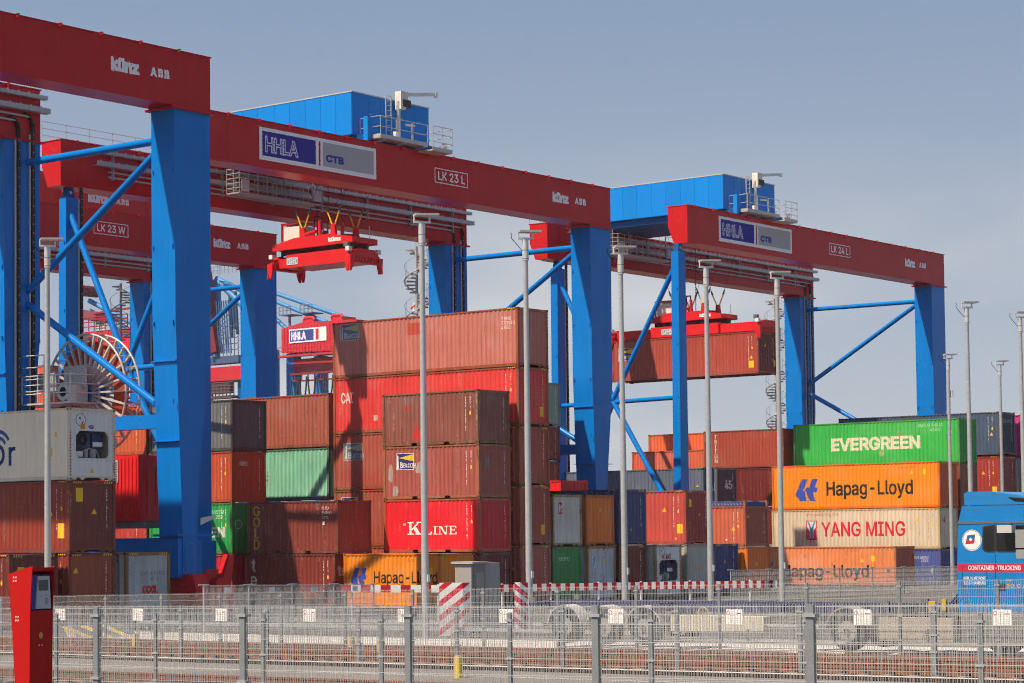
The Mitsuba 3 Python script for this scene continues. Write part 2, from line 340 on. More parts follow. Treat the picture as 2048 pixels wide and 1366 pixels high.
        for i in range(7): g.box(u+.17, u+.195, v+.018, v+.03, z+.95+i*.24, z+.975+i*.24); g.box(u+CW-.195, u+CW-.17, v+.018, v+.03, z+.95+i*.24, z+.975+i*.24)
        part(k, 'bolt', g, (.12, .12, .12), 'matte', .1)
        g = G(); g.prism(Point(.62, 2.42).buffer(.26).difference(Point(.62, 2.42).buffer(.235)), Y, .024, .029); g.flat(Polygon([(.55, 2.55), (.64, 2.5), (.6, 2.42), (.52, 2.48)]), lambda a, b: Y(a, b, .026)); g.flat(Polygon([(.66, 2.3), (.78, 2.38), (.72, 2.24)]), lambda a, b: Y(a, b, .026)); part(k, 'vent_cover', g, (.1, .1, .1), 'matte', .1)
        g = G(); g.prism(sbox(.62, 2.06, .86, 2.26), Y, .02, .029); part(k, 'sticker', g, S(240, 150, 30), 'matte', .1)
        g = G(); g.flat(affinity.scale(Point(1.18, 2.15).buffer(.1), 1.6, .75), lambda a, b: Y(a, b, .024)); part(k, 'sticker', g, S(50, 50, 140), 'matte', .1)
        g = G(); g.flat(at(txt('Carrier', .07, False), 1.18, 2.13, True), lambda a, b: Y(a, b, .02)); part(k, 'lettering', g, WHITE, 'matte', .1)
        g = G(); g.prism(Polygon([(1.08, .3), (1.32, .3), (1.2, .52)]), Y, .02, .029); part(k, 'warning_triangle', g, YEL, 'matte', .1)
        g = G()
        for i in range(15):
            for px in (.04, CW-.1): g.box(u+px, u+px+.06, v-.003, v+.004, z+.2+i*.12, z+.26+i*.12)
        part(k, 'reflector_strip', g, S(200, 30, 40), 'matte', .1)
    FX = lambda a, b, d: X(a, b, d + .03); FY = lambda a, b, d: Y(a, b, d + .035)
    for it in side:              # letters read towards the near end: mirrored along the wall
        nm, poly, c = it[0], it[1], it[2]
        m = affinity.affine_transform(poly, [-1, 0, 0, 1, L, 0])
        for q in (m.geoms if nm == 'logo' and hasattr(m, 'geoms') else [m]):
            g = G(); on_corr(g, q, xs, ds, FX, it[3] if len(it) > 3 else .004); part(k, nm, g, c, 'matte', .25)
    for it in end:
        g = G(); on_corr(g, it[1], ys, dy, FY, it[3] if len(it) > 3 else .004); part(k, it[0], g, it[2], 'matte', .25)
    if code:
        cc = WHITE if sum(col) < 1.3 else (.08, .08, .08)
        m = affinity.affine_transform(unary_union([codes(L-.85, top-.3, 12), codes(L-.55, top-.3, 5)]), [-1, 0, 0, 1, L, 0])
        g = G(); on_corr(g, m, xs, ds, FX); on_corr(g, codes(CW-.48, top-.32, 12), ys, dy, FY); part(k, 'code_mark', g, cc, 'matte', .2)
        g = G(); on_corr(g, affinity.affine_transform(sbox(L-.58, top-1.2, L-.45, top-1.05), [-1, 0, 0, 1, L, 0]), xs, ds, FX, .005); part(k, 'sticker', g, YEL, 'matte', .1)
    if haz:
        g = G()
        for i in range(4):
            for x0 in (.2, CW-.62): g.flat(Polygon([(x0+i*.12, top-.125), (x0+i*.12+.05, top-.125), (x0+i*.12+.09, top-.03), (x0+i*.12+.04, top-.03)]), lambda a, b: Y(a, b, .006))
            for y0 in (.2, ): g.flat(Polygon([(y0+i*.12, top-.075), (y0+i*.12+.05, top-.075), (y0+i*.12+.08, top-.02), (y0+i*.12+.03, top-.02)]), lambda a, b: X(a, b, -.001))
        part(k, 'hazard_mark', g, YEL, 'matte', .1)
    return k
def tri(x, y, s): return ('warning_triangle', Polygon([(x, y), (x+s, y), (x+s/2, y+s*.9)]), YEL, .006)
def stick(x, y, w, h, c=YEL): return ('sticker', sbox(x, y, x+w, y+h), c, .006)
def vtext(text, x, y, h, step, bold=True, sx=1.0):   # stacked letters, first one on top
    return unary_union([at(txt(ch, h, bold, sx), x, y - i*step, True) for i, ch in enumerate(text)])
def beacon(x, y, s, faded=False):
    w, h = 1.25*s, .85*s
    bg = S(100, 120, 160) if faded else S(58, 58, 120)
    ray = Polygon([(x+.17*s, y+.62*s), (x+w-.03, y+.42*s), (x+w-.03, y+h-.04)]); ray = ray.intersection(sbox(x, y+.45*s, x+w, y+h))
    tower = Polygon([(x+.05*s, y+.05*s), (x+.21*s, y+.05*s), (x+.17*s, y+.6*s), (x+.19*s, y+.68*s), (x+.13*s, y+.78*s), (x+.07*s, y+.68*s), (x+.09*s, y+.6*s)])
    c = S(215, 205, 190) if faded else WHITE
    return [('logo_panel', sbox(x, y, x+w, y+h), bg, .004), ('logo_border', outline(sbox(x, y, x+w, y+h), .03*s), c, .007), ('logo_beam', ray, S(190, 185, 130) if faded else YEL, .006),
            ('logo_tower', tower, c, .008), ('lettering', unary_union([at(txt('B', .30*s, True, .9), x+.24*s, y+.09*s), at(txt('EACON', .22*s, True, .86), x+.45*s, y+.1*s)]), c, .008)]
def hapag(L, y, s, logo=True):
    # logo and word on a 40 ft or 20 ft wall
    out = []
    if logo: out.append(('logo', fit(hl_logo(), L*.145 if L > 7 else .66, L*.283 if L > 7 else 2.0, y-.32*s, y+.95*s), S(66, 88, 190), .004))
    a, b = (L*.335, L*.845) if L > 7 else (2.45, L-.42)
    out.append(('lettering', fit(txt('Hapag-Lloyd', 1, True), a, b, y-.28*s, y+.78*s), BLACK, .005)); return out
R_ = [79.6, 82.66, 85.46, 88.3, 91.1, 93.9, 96.7, 99.5, 102.3, 105.06]
def pick(seed, c, amp=.06):
    r = random.Random(seed); return tuple(np.array(c)*(1 + r.uniform(-amp, amp, )))
C = container
# block left of the first crane leg
DB = S(152, 58, 40)
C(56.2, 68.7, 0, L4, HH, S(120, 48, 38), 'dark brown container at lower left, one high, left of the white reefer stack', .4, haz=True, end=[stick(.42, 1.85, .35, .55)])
C(59, 68.5, 0, L4, HH, DB, 'reddish brown bottom container of the stack topped by the white reefer', .35, haz=True, end=[tri(.28, 2.1, .26)], endcol=S(168, 82, 56))
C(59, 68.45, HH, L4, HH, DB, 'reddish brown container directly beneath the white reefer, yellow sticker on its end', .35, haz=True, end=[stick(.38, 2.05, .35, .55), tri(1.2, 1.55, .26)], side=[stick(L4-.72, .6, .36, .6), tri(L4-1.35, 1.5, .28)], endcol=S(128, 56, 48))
hs = lambda a, b, r: Point(a, b).buffer(r)
arc = lambda cx, cy, r, w: hs(cx, cy, r).difference(hs(cx, cy, r-w)).intersection(Polygon([(cx, cy), (cx-.1, cy+2), (cx+2.5, cy+1.7)]))
C(59, 68.45, 2*HH, L4, HH, S(236, 226, 204, .95), 'white refrigerated container with a blue cooling unit in its end, topping a stack', .25, haz=True, reefer=True, smoothside=True, code=False, frame=S(225, 215, 195),
  side=[('lettering', unary_union([hs(7.75, 1.12, .46).difference(hs(7.75, 1.12, .30)), hs(7.75, 1.12, .11), at(txt('r', .95, True), 8.36, .7)]), S(40, 62, 135)), ('logo_arc', arc(7.75, 1.25, .66, .14), S(50, 100, 170)), ('logo_arc', arc(7.75, 1.25, .92, .14), S(50, 100, 170)), tri(L4-1.45, 1.4, .24), stick(L4-1.2, .95, .16, .36), stick(L4-.9, 1.75, .14, .2)])
C(61.8, 68.25, 0, L4, HH, S(192, 196, 198), 'light grey container with rusty corner posts and red letters, beside the crane leg', .8, haz=True, frame=S(150, 105, 70), code=False,
  end=[('lettering', outline(fit(txt('OOCL', 1, True), .95, 1.75, 1.22, 1.5), .04), S(226, 70, 60)), ('code_mark', at(txt('3 CL 0 90 04 90 2', .15, False, .8), .75, 1.95), (.1, .1, .1)), ('code_mark', at(txt('45 G1', .13, False), 1.35, 1.75), (.1, .1, .1))])
# block 23, row 1
C(79.6, 66.55, 0, L2, SH, ORANGE, 'short orange container with blue logo and black letters behind the red and white panels', .3, side=[('logo', fit(hl_logo(), .42, 1.48, 1.0, 1.92), S(66, 88, 190), .004), ('lettering', fit(txt('Hapag-Lloyd', 1, True), 1.9, 5.85, 1.02, 1.76), BLACK, .005)] + [('code_mark', at(txt('HLX U', .14, False, .8), 4.0, 2.2), (.35, .1, .02)), stick(5.35, 1.62, .2, .3)], frame=S(240, 125, 30), code=False)
C(79.6, 73.15, 0, L2, SH, S(140, 58, 48), 'dark brown container with the white letters tex, under the one lettered GOLD', .5, side=[('lettering', vtext('tex', .55, 1.75, .62, .72), S(225, 215, 205))], end=[('lettering', at(txt('tex', .5, True), .25, 1.55), S(205, 195, 185))])
C(79.6, 72.95, SH, L2, SH, S(143, 64, 52), 'dark brown container with yellow letters GOLD running down its left side', .5, code=False, side=[('lettering', vtext('GOLD', .58, 1.9, .47, .55, False), S(235, 205, 30)), ('code_mark', unary_union([at(txt('GLDU', .13, False), 4.95, 2.15), at(txt('933815 8', .13, False, .8), 4.95, 1.93), at(txt('22G1', .13, False), 4.95, 1.71)]), WHITE), stick(5.0, 1.4, .16, .16, WHITE)])
C(79.6, 80.1, 0, L2, SH, S(214, 40, 58), 'crimson container at the bottom of the four-high stack behind the front crane leg', .4)
C(79.6, 80.1, SH, L2, SH, S(42, 168, 78), 'green container showing white letters EN, between the crimson and the orange-brown container', .3, side=[('lettering', fit(txt('EVERGREEN', 1, True, 1, .03), .9, L2-.55, .8, 1.42), S(225, 222, 210)), ('code_mark', unary_union([at(txt('03 65 35 0', .17, False, .8), L2-1.6, 2.05), at(txt('22G1', .17, False, .8), L2-1.2, 1.8)]), WHITE)], end=[('logo', outline(Point(.5, 1.5).buffer(.22), .03), WHITE)])
C(79.6, 80.1, 2*SH, L2, SH, S(206, 86, 44), 'orange-brown container with small white HMM letters on its end', .35, end=[('lettering', fit(txt('HMM', 1, True), .55, 1.15, 1.85, 2.1), S(220, 210, 200))], endcol=S(190, 66, 36))
C(79.6, 80.05, 3*SH, L2, SH, S(116, 117, 120), 'dark grey container on top of the four-high stack behind the front crane leg', .12, endcol=S(92, 94, 102), frame=(.05, .05, .055))
C(79.6, 86.35, 0, L4, SH, S(190, 80, 50), 'rust brown container at the bottom of the far stack behind the cable reel', .5)
C(79.6, 86.35, SH, L4, SH, S(196, 60, 50), 'red container second from the bottom of the far stack behind the cable reel', .5)
C(79.6, 86.35, 2*SH, L4, SH, S(196, 82, 50), 'orange container third in the far stack, seen right of the red equipment cabin', .4)
C(79.6, 86.35, 3*SH, L4, SH, S(214, 98, 58), 'orange container on top of the far stack, seen through the cable reel', .4)
C(82.66, 98, 4*SH, L4, HH, S(226, 100, 60), 'far orange container between the blue crane legs above the railing', .35)
# row 2: K Line stack
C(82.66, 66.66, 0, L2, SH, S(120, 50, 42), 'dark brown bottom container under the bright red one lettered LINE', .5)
kl = unary_union([at(serif('KLINE', (.80, .62, .52, .52, .52)), 0, 0), sbox(-.22, .58, -.18, .74), sbox(-.13, .58, -.09, .74)])
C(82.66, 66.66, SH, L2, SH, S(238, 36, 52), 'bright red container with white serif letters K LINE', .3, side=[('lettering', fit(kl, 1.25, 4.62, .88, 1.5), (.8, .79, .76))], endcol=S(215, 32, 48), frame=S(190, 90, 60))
sp1 = Polygon([(.32, 1.0), (.5, .9), (.55, 1.3), (.48, 1.7), (.36, 1.5)]); sp2 = Polygon([(.6, .1+.1), (.8, .2), (.95, .4), (.85, .62), (.7, .66), (.62, .45)])
C(82.66, 66.66, 2*SH, L2, SH, S(178, 92, 82), 'brick brown container with the dark blue BEACON lighthouse sign and grey primer patches', .5, side=beacon(.82, 1.47, .92) + [('primer_patch', sp1.buffer(.04), S(180, 170, 165)), ('primer_patch', sp2.buffer(.03), S(180, 170, 165)), ('primer_patch', Polygon([(2.05, 1.3), (2.4, 1.25), (2.42, 1.9), (2.2, 1.75), (2.05, 1.5)]), S(180, 170, 165))], end=[('primer_patch', Polygon([(.55, 1.45), (.7, 1.5), (.75, 1.3), (.85, 1.55), (.85, 2.0), (.7, 1.9), (.58, 2.05)]), S(150, 140, 140))], frame=S(170, 105, 70))
C(82.66, 66.68, 3*SH, L2, SH, S(150, 88, 76), 'faded brown container on top of the stack that stands in front of the tallest stack', .75, side=[('primer_patch', sbox(1.3, 1.75, 1.75, 1.95), S(190, 70, 62)), ('primer_patch', sbox(1.95, .25, 2.5, .75), S(205, 62, 56)), ('primer_patch', sbox(2.05, .75, 2.2, 1.1), S(205, 62, 56))], frame=S(135, 92, 66))
# row 3: tallest stack
b1 = [BROWN, S(176, 84, 68), S(182, 84, 66), S(232, 66, 60), S(204, 122, 108)]
lb = ['brown bottom container of the five-high stack, mostly hidden', 'brown container second from the bottom in the five-high stack', 'brick red container with a faded BEACON sign, third in the five-high stack', 'bright coral red container lettered CAI in the five-high stack', 'faded brick container on top of the five-high stack with a pale BEACON sign']
sd = [(), beacon(.5, 1.75, .9, False), beacon(.72, 1.55, 1.0, True), [('lettering', fit(txt('CAI', 1, True), .52, 1.36, 1.58, 2.15), S(232, 225, 215)), stick(2.75, .62, .28, .28, S(215, 190, 160))], beacon(.52, 1.95, .98, True) + [('primer_patch', sbox(5.1, 1.95, 6.0, 2.55), S(196, 84, 66)), ('code_mark', unary_union([at(txt('TRHU', .16, False), L4-1.05, 2.3), at(txt('372601 5', .16, False, .8), L4-1.05, 2.08), at(txt('45G1', .16, False), L4-1.05, 1.86)]), WHITE)]]
for i in range(5):
    C(R_[2], 66.4, i*HH, L4, HH, b1[i], lb[i], .45, haz=True, side=sd[i], code=i != 4, frame=S(160, 84, 52), end=[stick(1.75, .5, .26, .5)] if i in (1, 3) else ())
C(R_[2], 78.95, 0, L4, HH, S(120, 60, 50), 'brown bottom container left of the tallest stack, hidden by the front row', .4)
C(R_[2], 78.95, HH-.25, L4, SH, S(170, 74, 56), 'brown container under the mint green one', .4)
C(R_[2], 78.92, 5.33, L4, 2.72, S(135, 206, 174), 'mint green container with rust scuffs, left of the tallest stack', .75, code=False, frame=S(80, 120, 100))
C(R_[2], 78.9, 8.08, L4, 2.8, S(176, 96, 78), 'dusty brown container above the mint green one, left of the tallest stack', .6, code=False)
# rows 4 to 10: ends seen between the lamp posts
C(R_[3], 66.6, 0, L4, HH-.1, S(40, 150, 72), 'green container on the ground between the tallest stack and a light grey one', .3, end=[('lettering', at(txt('EUGSTI', .17, True, .95), .6, 2.1), S(200, 225, 200))], endcol=S(58, 150, 78), code=False)
C(R_[3], 66.55, HH-.1, L4, SH, S(215, 212, 204), 'light grey container with a small red sign on its end, above the green one', .65, frame=S(160, 135, 105), end=[('logo_panel', sbox(.5, 1.62, .85, 2.2), S(200, 40, 60), .004), ('logo', sbox(.6, 1.7, .68, 2.1).union(Polygon([(.68, 1.95), (.82, 2.12), (.82, 1.98), (.72, 1.88), (.82, 1.7), (.76, 1.7)])), S(235, 235, 240), .007), tri(1.4, 1.85, .2)], code=False)
C(R_[4], 66.5, 0, L4, HH-.1, S(205, 210, 216), 'pale blue grey container with rust streaks at its foot, under the orange one', .9, frame=S(170, 120, 70), end=[('logo', sbox(.45, 1.7, .72, 2.3), S(235, 238, 240)), ('lettering', Polygon([(.5, 1.75), (.62, 1.75), (.7, 2.25), (.6, 2.25)]), S(90, 140, 190), .007), tri(1.5, 1.95, .22)], code=False)
C(R_[4], 66.56, HH-.1, L4, SH, S(240, 124, 34), 'orange container with a small warning triangle, beside the light grey one in the upper row', .4, end=[tri(1.2, 1.75, .22)], frame=S(190, 105, 50), endcol=S(246, 128, 40), code=False)
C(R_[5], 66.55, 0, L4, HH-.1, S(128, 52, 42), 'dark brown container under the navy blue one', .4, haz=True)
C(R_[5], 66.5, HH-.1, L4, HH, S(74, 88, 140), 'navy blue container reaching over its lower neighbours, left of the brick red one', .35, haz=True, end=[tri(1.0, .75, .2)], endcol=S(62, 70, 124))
C(R_[6], 66.2, 0, L4, HH-.1, S(200, 200, 190), 'grey refrigerated container with red letters OOCL on its cooling unit end', .6, reefer=True, smoothside=True, code=False, frame=S(170, 150, 110), end=[('lettering', outline(fit(txt('OOCL', 1, True), .8, 1.6, 2.02, 2.3), .03), S(220, 80, 60), .03)])
C(R_[7], 66.12, 0, L4, HH-.12, S(186, 186, 180), 'grey container with faint orange letters under the brick red container', .5, end=[('lettering', at(txt('102', .28, True), .8, 1.45), S(205, 165, 90)), ('code_mark', at(txt('7 1 4 11 7', .12, False), .55, 2.0), (.3, .3, .3))], code=False)
C(R_[7], 66.13, HH-.12, L4, HH, S(205, 84, 76), 'brick red container with a yellow warning plate, standing above a grey one', .35, haz=True, side=[stick(L4-.62, .6, .36, .5), tri(L4-1.55, 1.75, .28), stick(L4-.72, .28, .09, .09)], end=[stick(.38, 2.0, .28, .42), tri(1.3, 1.55, .16)], endcol=S(168, 60, 56))
C(R_[8], 66.2, 0, L4, HH-.12, S(60, 70, 130), 'navy blue container on the ground left of the last orange one', .35, haz=True, end=[tri(1.05, 1.75, .22)], endcol=S(50, 62, 122))
C(R_[9], 65.8, 0, L4, SH, S(250, 130, 26), 'orange container under the open-top container with the blue tarpaulin', .3, end=[tri(.9, 1.55, .24)], endcol=S(240, 120, 40), code=False)
C(R_[9], 65.9, SH, L2, SH, S(214, 108, 80), 'open-top container covered by a blue tarpaulin with a lacing rope', .35, tarp=True, side=[tri(L2-.95, .9, .25), stick(L2-1.35, .35, .13, .09, WHITE)], end=[tri(.25, 1.6, .18)], endcol=S(170, 84, 66))
# farther stacks of block 23 seen past the crane legs
C(105.0, 80.4, 0, L4, SH, S(190, 190, 186), 'grey bottom container of the far stack behind the slim blue leg', .4)
C(105.0, 80.4, SH, L4, SH, S(190, 190, 186), 'light grey container second in the far stack behind the slim blue leg', .4)
C(105.0, 80.4, 2*SH, L4, SH, S(170, 66, 52), 'red-brown container third in the far stack behind the slim blue leg', .5)
C(105.0, 80.3, 3*SH+2.09, L4, SH, S(150, 172, 150), 'sage green container on top of the far stack behind the slim blue leg', .5)
C(105.0, 80.35, 3*SH, L4, 2.09, S(150, 66, 56), 'brown container under the sage green one', .5)
C(95.0, 71.05, 0, L4, SH, S(150, 60, 50), 'brown container standing behind the short front row', .4)
C(95.0, 71.05, SH, L4, 1.09, S(150, 60, 50), 'low brown half-height container hidden behind the front row', .4)
C(95.0, 71.05, SH+1.09, L4, SH, S(250, 30, 34), 'small bright red container peeping over the navy container', .2, code=False, endcol=S(215, 40, 40))
# block 24
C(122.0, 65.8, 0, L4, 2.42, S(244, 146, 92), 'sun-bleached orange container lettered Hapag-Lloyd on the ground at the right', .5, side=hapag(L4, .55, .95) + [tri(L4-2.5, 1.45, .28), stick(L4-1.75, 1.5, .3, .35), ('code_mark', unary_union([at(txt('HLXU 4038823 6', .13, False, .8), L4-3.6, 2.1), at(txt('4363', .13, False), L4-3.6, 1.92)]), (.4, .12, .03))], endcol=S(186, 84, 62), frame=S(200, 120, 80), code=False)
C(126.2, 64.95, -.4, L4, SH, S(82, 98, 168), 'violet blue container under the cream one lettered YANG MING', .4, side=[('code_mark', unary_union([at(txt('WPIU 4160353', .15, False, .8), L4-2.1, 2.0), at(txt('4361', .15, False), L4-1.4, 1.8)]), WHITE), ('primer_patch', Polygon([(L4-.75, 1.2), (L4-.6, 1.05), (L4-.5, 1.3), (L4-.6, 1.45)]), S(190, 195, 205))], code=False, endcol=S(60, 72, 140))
ym = [('logo_panel', sbox(2.55, .62, 3.4, 1.88), S(220, 50, 75), .004), ('logo_panel', sbox(2.64, .75, 3.31, 1.82), S(240, 235, 230), .006), ('logo', Polygon([(2.68, 1.78), (2.83, 1.78), (2.975, 1.4), (3.12, 1.78), (3.27, 1.78), (3.05, 1.2), (3.05, .75), (2.9, .75), (2.9, 1.2)]), S(80, 150, 200), .009),
      ('logo', Polygon([(2.65, .75), (2.82, .75), (2.82, 1.2), (2.65, 1.45)]).union(Polygon([(3.3, .75), (3.13, .75), (3.13, 1.2), (3.3, 1.45)])), S(215, 45, 80), .008), ('lettering', fit(txt('YANG MING', 1, True), 3.7, 9.75, .82, 1.78), S(216, 44, 72), .005), ('lettering', fit(txt('www.yangming.com', 1, False, 1, -.0), 2.55, 5.0, 2.12, 2.38), S(190, 70, 70), .005), tri(L4-1.75, 1.75, .28)]
C(126.2, 64.95, 2.19, L4, SH, S(222, 206, 180), 'cream container with red YANG MING lettering', .4, side=ym, end=[('logo', sbox(.45, 1.55, .55, 2.1).union(Polygon([(.6, 1.8), (.82, 2.1), (.9, 2.1), (.72, 1.82), (.9, 1.55), (.8, 1.55)])), S(190, 50, 70))], frame=S(200, 180, 130))
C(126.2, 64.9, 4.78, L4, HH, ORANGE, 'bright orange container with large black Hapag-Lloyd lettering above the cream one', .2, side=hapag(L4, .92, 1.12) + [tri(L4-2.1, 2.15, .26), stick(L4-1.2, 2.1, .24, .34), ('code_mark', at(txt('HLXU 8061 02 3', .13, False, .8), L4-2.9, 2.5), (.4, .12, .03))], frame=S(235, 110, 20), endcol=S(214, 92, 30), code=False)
C(129.4, 65.1, 2.1, L4, SH, S(150, 78, 52), 'brown container behind the cream one, second below the green one', .4)
C(129.4, 65.1, 4.7, L4, HH, S(150, 80, 54), 'brown container tucked behind the bright orange one, below the green one', .5, code=False)
eg = fit(txt('EVERGREEN', 1, True, 1, .032), 2.8, 9.4, .95, 1.95)
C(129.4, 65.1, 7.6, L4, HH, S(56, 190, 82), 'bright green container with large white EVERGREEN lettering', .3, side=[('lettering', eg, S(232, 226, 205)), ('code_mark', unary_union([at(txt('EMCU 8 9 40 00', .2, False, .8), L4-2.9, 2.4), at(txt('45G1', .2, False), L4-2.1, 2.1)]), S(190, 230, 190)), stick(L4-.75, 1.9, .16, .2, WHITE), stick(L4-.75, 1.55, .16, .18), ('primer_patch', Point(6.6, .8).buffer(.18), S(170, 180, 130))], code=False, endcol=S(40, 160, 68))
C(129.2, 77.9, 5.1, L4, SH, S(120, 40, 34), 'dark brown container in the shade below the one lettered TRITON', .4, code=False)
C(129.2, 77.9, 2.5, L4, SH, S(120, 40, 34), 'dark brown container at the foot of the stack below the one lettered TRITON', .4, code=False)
C(129.2, 77.95, 7.72, L2+.3, SH, S(176, 76, 56), 'brown container with white letters TRITON running down its side', .4, side=[('lettering', vtext('TRITON', .95, 2.05, .26, .33), S(230, 220, 210))], code=False)
C(131.9, 78.6, 7.8, L4, SH, S(232, 112, 70), 'orange container showing only its roof edge behind the one lettered TRITON', .3)
C(129.2, 90.3-6, 6.5, L2, SH, S(226, 106, 76), 'pale orange container left of the one lettered TRITON, behind the slim blue leg', .35, code=False)
C(122.0, 78.65, 2.42, 13.716, SH, S(92, 102, 124), 'slate blue container below the long slate blue one with 45 on its end', .35, code=False)
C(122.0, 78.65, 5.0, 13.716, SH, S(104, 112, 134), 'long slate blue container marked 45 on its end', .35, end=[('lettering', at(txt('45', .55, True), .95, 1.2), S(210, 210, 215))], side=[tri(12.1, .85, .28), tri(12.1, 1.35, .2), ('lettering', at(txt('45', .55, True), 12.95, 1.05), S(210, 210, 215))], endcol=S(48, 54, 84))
C(137.4, 66.2, 2.6, L4, SH, S(150, 60, 50), 'red-brown container low in the stack behind the truck cab', .4)
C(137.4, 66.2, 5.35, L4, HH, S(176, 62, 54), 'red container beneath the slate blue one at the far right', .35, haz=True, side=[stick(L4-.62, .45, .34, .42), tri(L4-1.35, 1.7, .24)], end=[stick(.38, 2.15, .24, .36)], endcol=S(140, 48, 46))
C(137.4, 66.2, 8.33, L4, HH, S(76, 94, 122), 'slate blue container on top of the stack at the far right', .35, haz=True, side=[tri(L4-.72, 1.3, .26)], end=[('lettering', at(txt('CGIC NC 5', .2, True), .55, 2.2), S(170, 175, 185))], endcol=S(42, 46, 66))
C(140.3, 66.0, 5.3, L4, HH, S(200, 200, 195), 'pale container at the right edge behind the lamp post', .3)
C(140.3, 66.0, 8.2, L4, HH, S(226, 60, 150), 'magenta container at the right edge of the picture', .2)
# ---------------------------------------------------------------- gantry cranes
CB = (.0, .18, .60); CR = (.52, .009, .012); TROL = (.004, .23, .72); SPR = (.66, .018, .022)
STEEL = (.44, .45, .45); DARK = (.03, .03, .034)
ZB, ZT = 22.1, 24.47
def fixed_leg(k, uR, v0, zb=3.5):
    g = G()
    for (z0, a0, b0, z1, a1, b1) in ((12.8, -2.12, -.03, 21.95, -2.15, -.02), (zb, -1.75, -1.0, 12.8, -2.12, -.03)):
        g.hexa([(uR+a0, v0, z0), (uR+b0, v0, z0), (uR+b0, v0+1.45, z0), (uR+a0, v0+1.45, z0), (uR+a1, v0, z1), (uR+b1, v0, z1), (uR+b1, v0+1.45, z1), (uR+a1, v0+1.45, z1)])
    lg = part(k, 'leg', g, CB, 'gloss', .28)
    g = G(); g.box(uR-2.16, uR+.005, v0-.012, v0+1.462, 11.05, 11.10); g.box(uR-2.1, uR-.15, v0-.012, v0+1.462, 7.6, 7.63); part(lg, 'weld_seam', g, tuple(np.array(CB)*1.1), 'gloss', .1)
    g = G()
    for z_ in (19.2, 15.9, 12.6, 9.2):
        for (x_, y_) in ((-2.2, .1), (-2.2, 1.3), (.0 if z_ > 12 else -.5, .1)): g.box(uR+x_, uR+x_+.07, v0+y_, v0+y_+.05, z_, z_+.2)
    part(lg, 'lifting_lug', g, CB, 'gloss', .1)
    g = G(); g.box(uR-2.4, uR+.14, v0-.16, v0+1.6, 21.95, 22.03); part(k, 'flange', g, CR, 'gloss', .15)
    g = G(); g.hexa([(uR-2.2, v0-.02, 22.03), (uR-.005, v0-.02, 22.03), (uR-.005, v0+1.5, 22.03), (uR-2.2, v0+1.5, 22.03), (uR-2.35, v0+.004, 22.34), (uR-.004, v0+.004, 22.34), (uR-.004, v0+1.49, 22.34), (uR-2.35, v0+1.49, 22.34)])
    part(k, 'girder_foot', g, CR, 'gloss', .15)
def girder(k, uL, uR, v0, front):
    g = G(); g.box(uL+1.3, uR, v0, v0+1.5, ZB, ZT)
    gd = part(k, 'front_girder' if front else 'rear_girder', g, CR, 'gloss', .25)
    g = G(); a = .55      # left end block, its lower half drawn in
    g.prism([(0, ZT), (1.5, ZT), (1.5, 23.15), (1.05, ZB-.05), (.0, ZB-.05)], lambda y, z, d: (d, v0+y, z), uL, uL+1.3)
    part(k, 'end_block', g, CR, 'gloss', .15)
    g = G(); g.prism(Point(.75, 23.8).buffer(.33).difference(Point(.75, 23.8).buffer(.29)), lambda y, z, d: (d, v0+y, z), uL-.012, uL); part(k, 'cover_ring', g, SPR, 'gloss', .1)
    g = G(); g.box(uL-.04, uR+.04, v0-.07, v0+1.57, ZT, ZT+.045)
    part(gd, 'top_flange', g, CR, 'gloss', .15)
    for i in range(1, 5): part(gd, 'splice_seam', G().box(uR-.3-i*8.1, uR-.27-i*8.1, v0-.006, v0, ZB+.02, ZT-.02), tuple(np.array(CR)*.8), 'gloss', .2)
    n = int((uR-uL)/2.2)
    for i in range(n):
        g = G(); x = uR - 2.0 - i*2.2; g.prism([(0, 0), (-.16, 0), (-.16, -.05), (0, -.16)], lambda y, z, d: (x+d, v0+y, ZT+z), 0, .09); g.box(x-.02, x+.11, v0-.17, v0-.03, ZT+.045, ZT+.075); part(gd, 'bracket', g, SPR, 'gloss', .1)
    return gd
def cable_chain(k, u, v, z0, z1, bend):
    g = G(); g.box(u, u+.16, v-.14, v-.02, z0, z1); c = part(k, 'cable_chain', g, DARK, 'matte', .2)
    pts = [(u+.08-.5+.5*math.sin(t), v-.09, z1+.5*math.cos(t)) for t in np.linspace(0, math.pi/2, 7)]
    g = G(); g.path(pts + [(u+.08, v-.09, z1-.02)], .09, 8); part(c, 'bend', g, DARK, 'matte', .2)
    g = G(); g.box(u-.13, u-.05, v-.1, v-.02, z0, z1-.4); part(c, 'guide_rail', g, STEEL, 'galv')
    g = G()
    for i in range(int((z1-z0)/.42)): g.box(u+.05, u+.1, v-.155, v-.14, z0+.2+i*.42, z0+.26+i*.42)
    part(c, 'link_bolt', g, STEEL, 'galv')
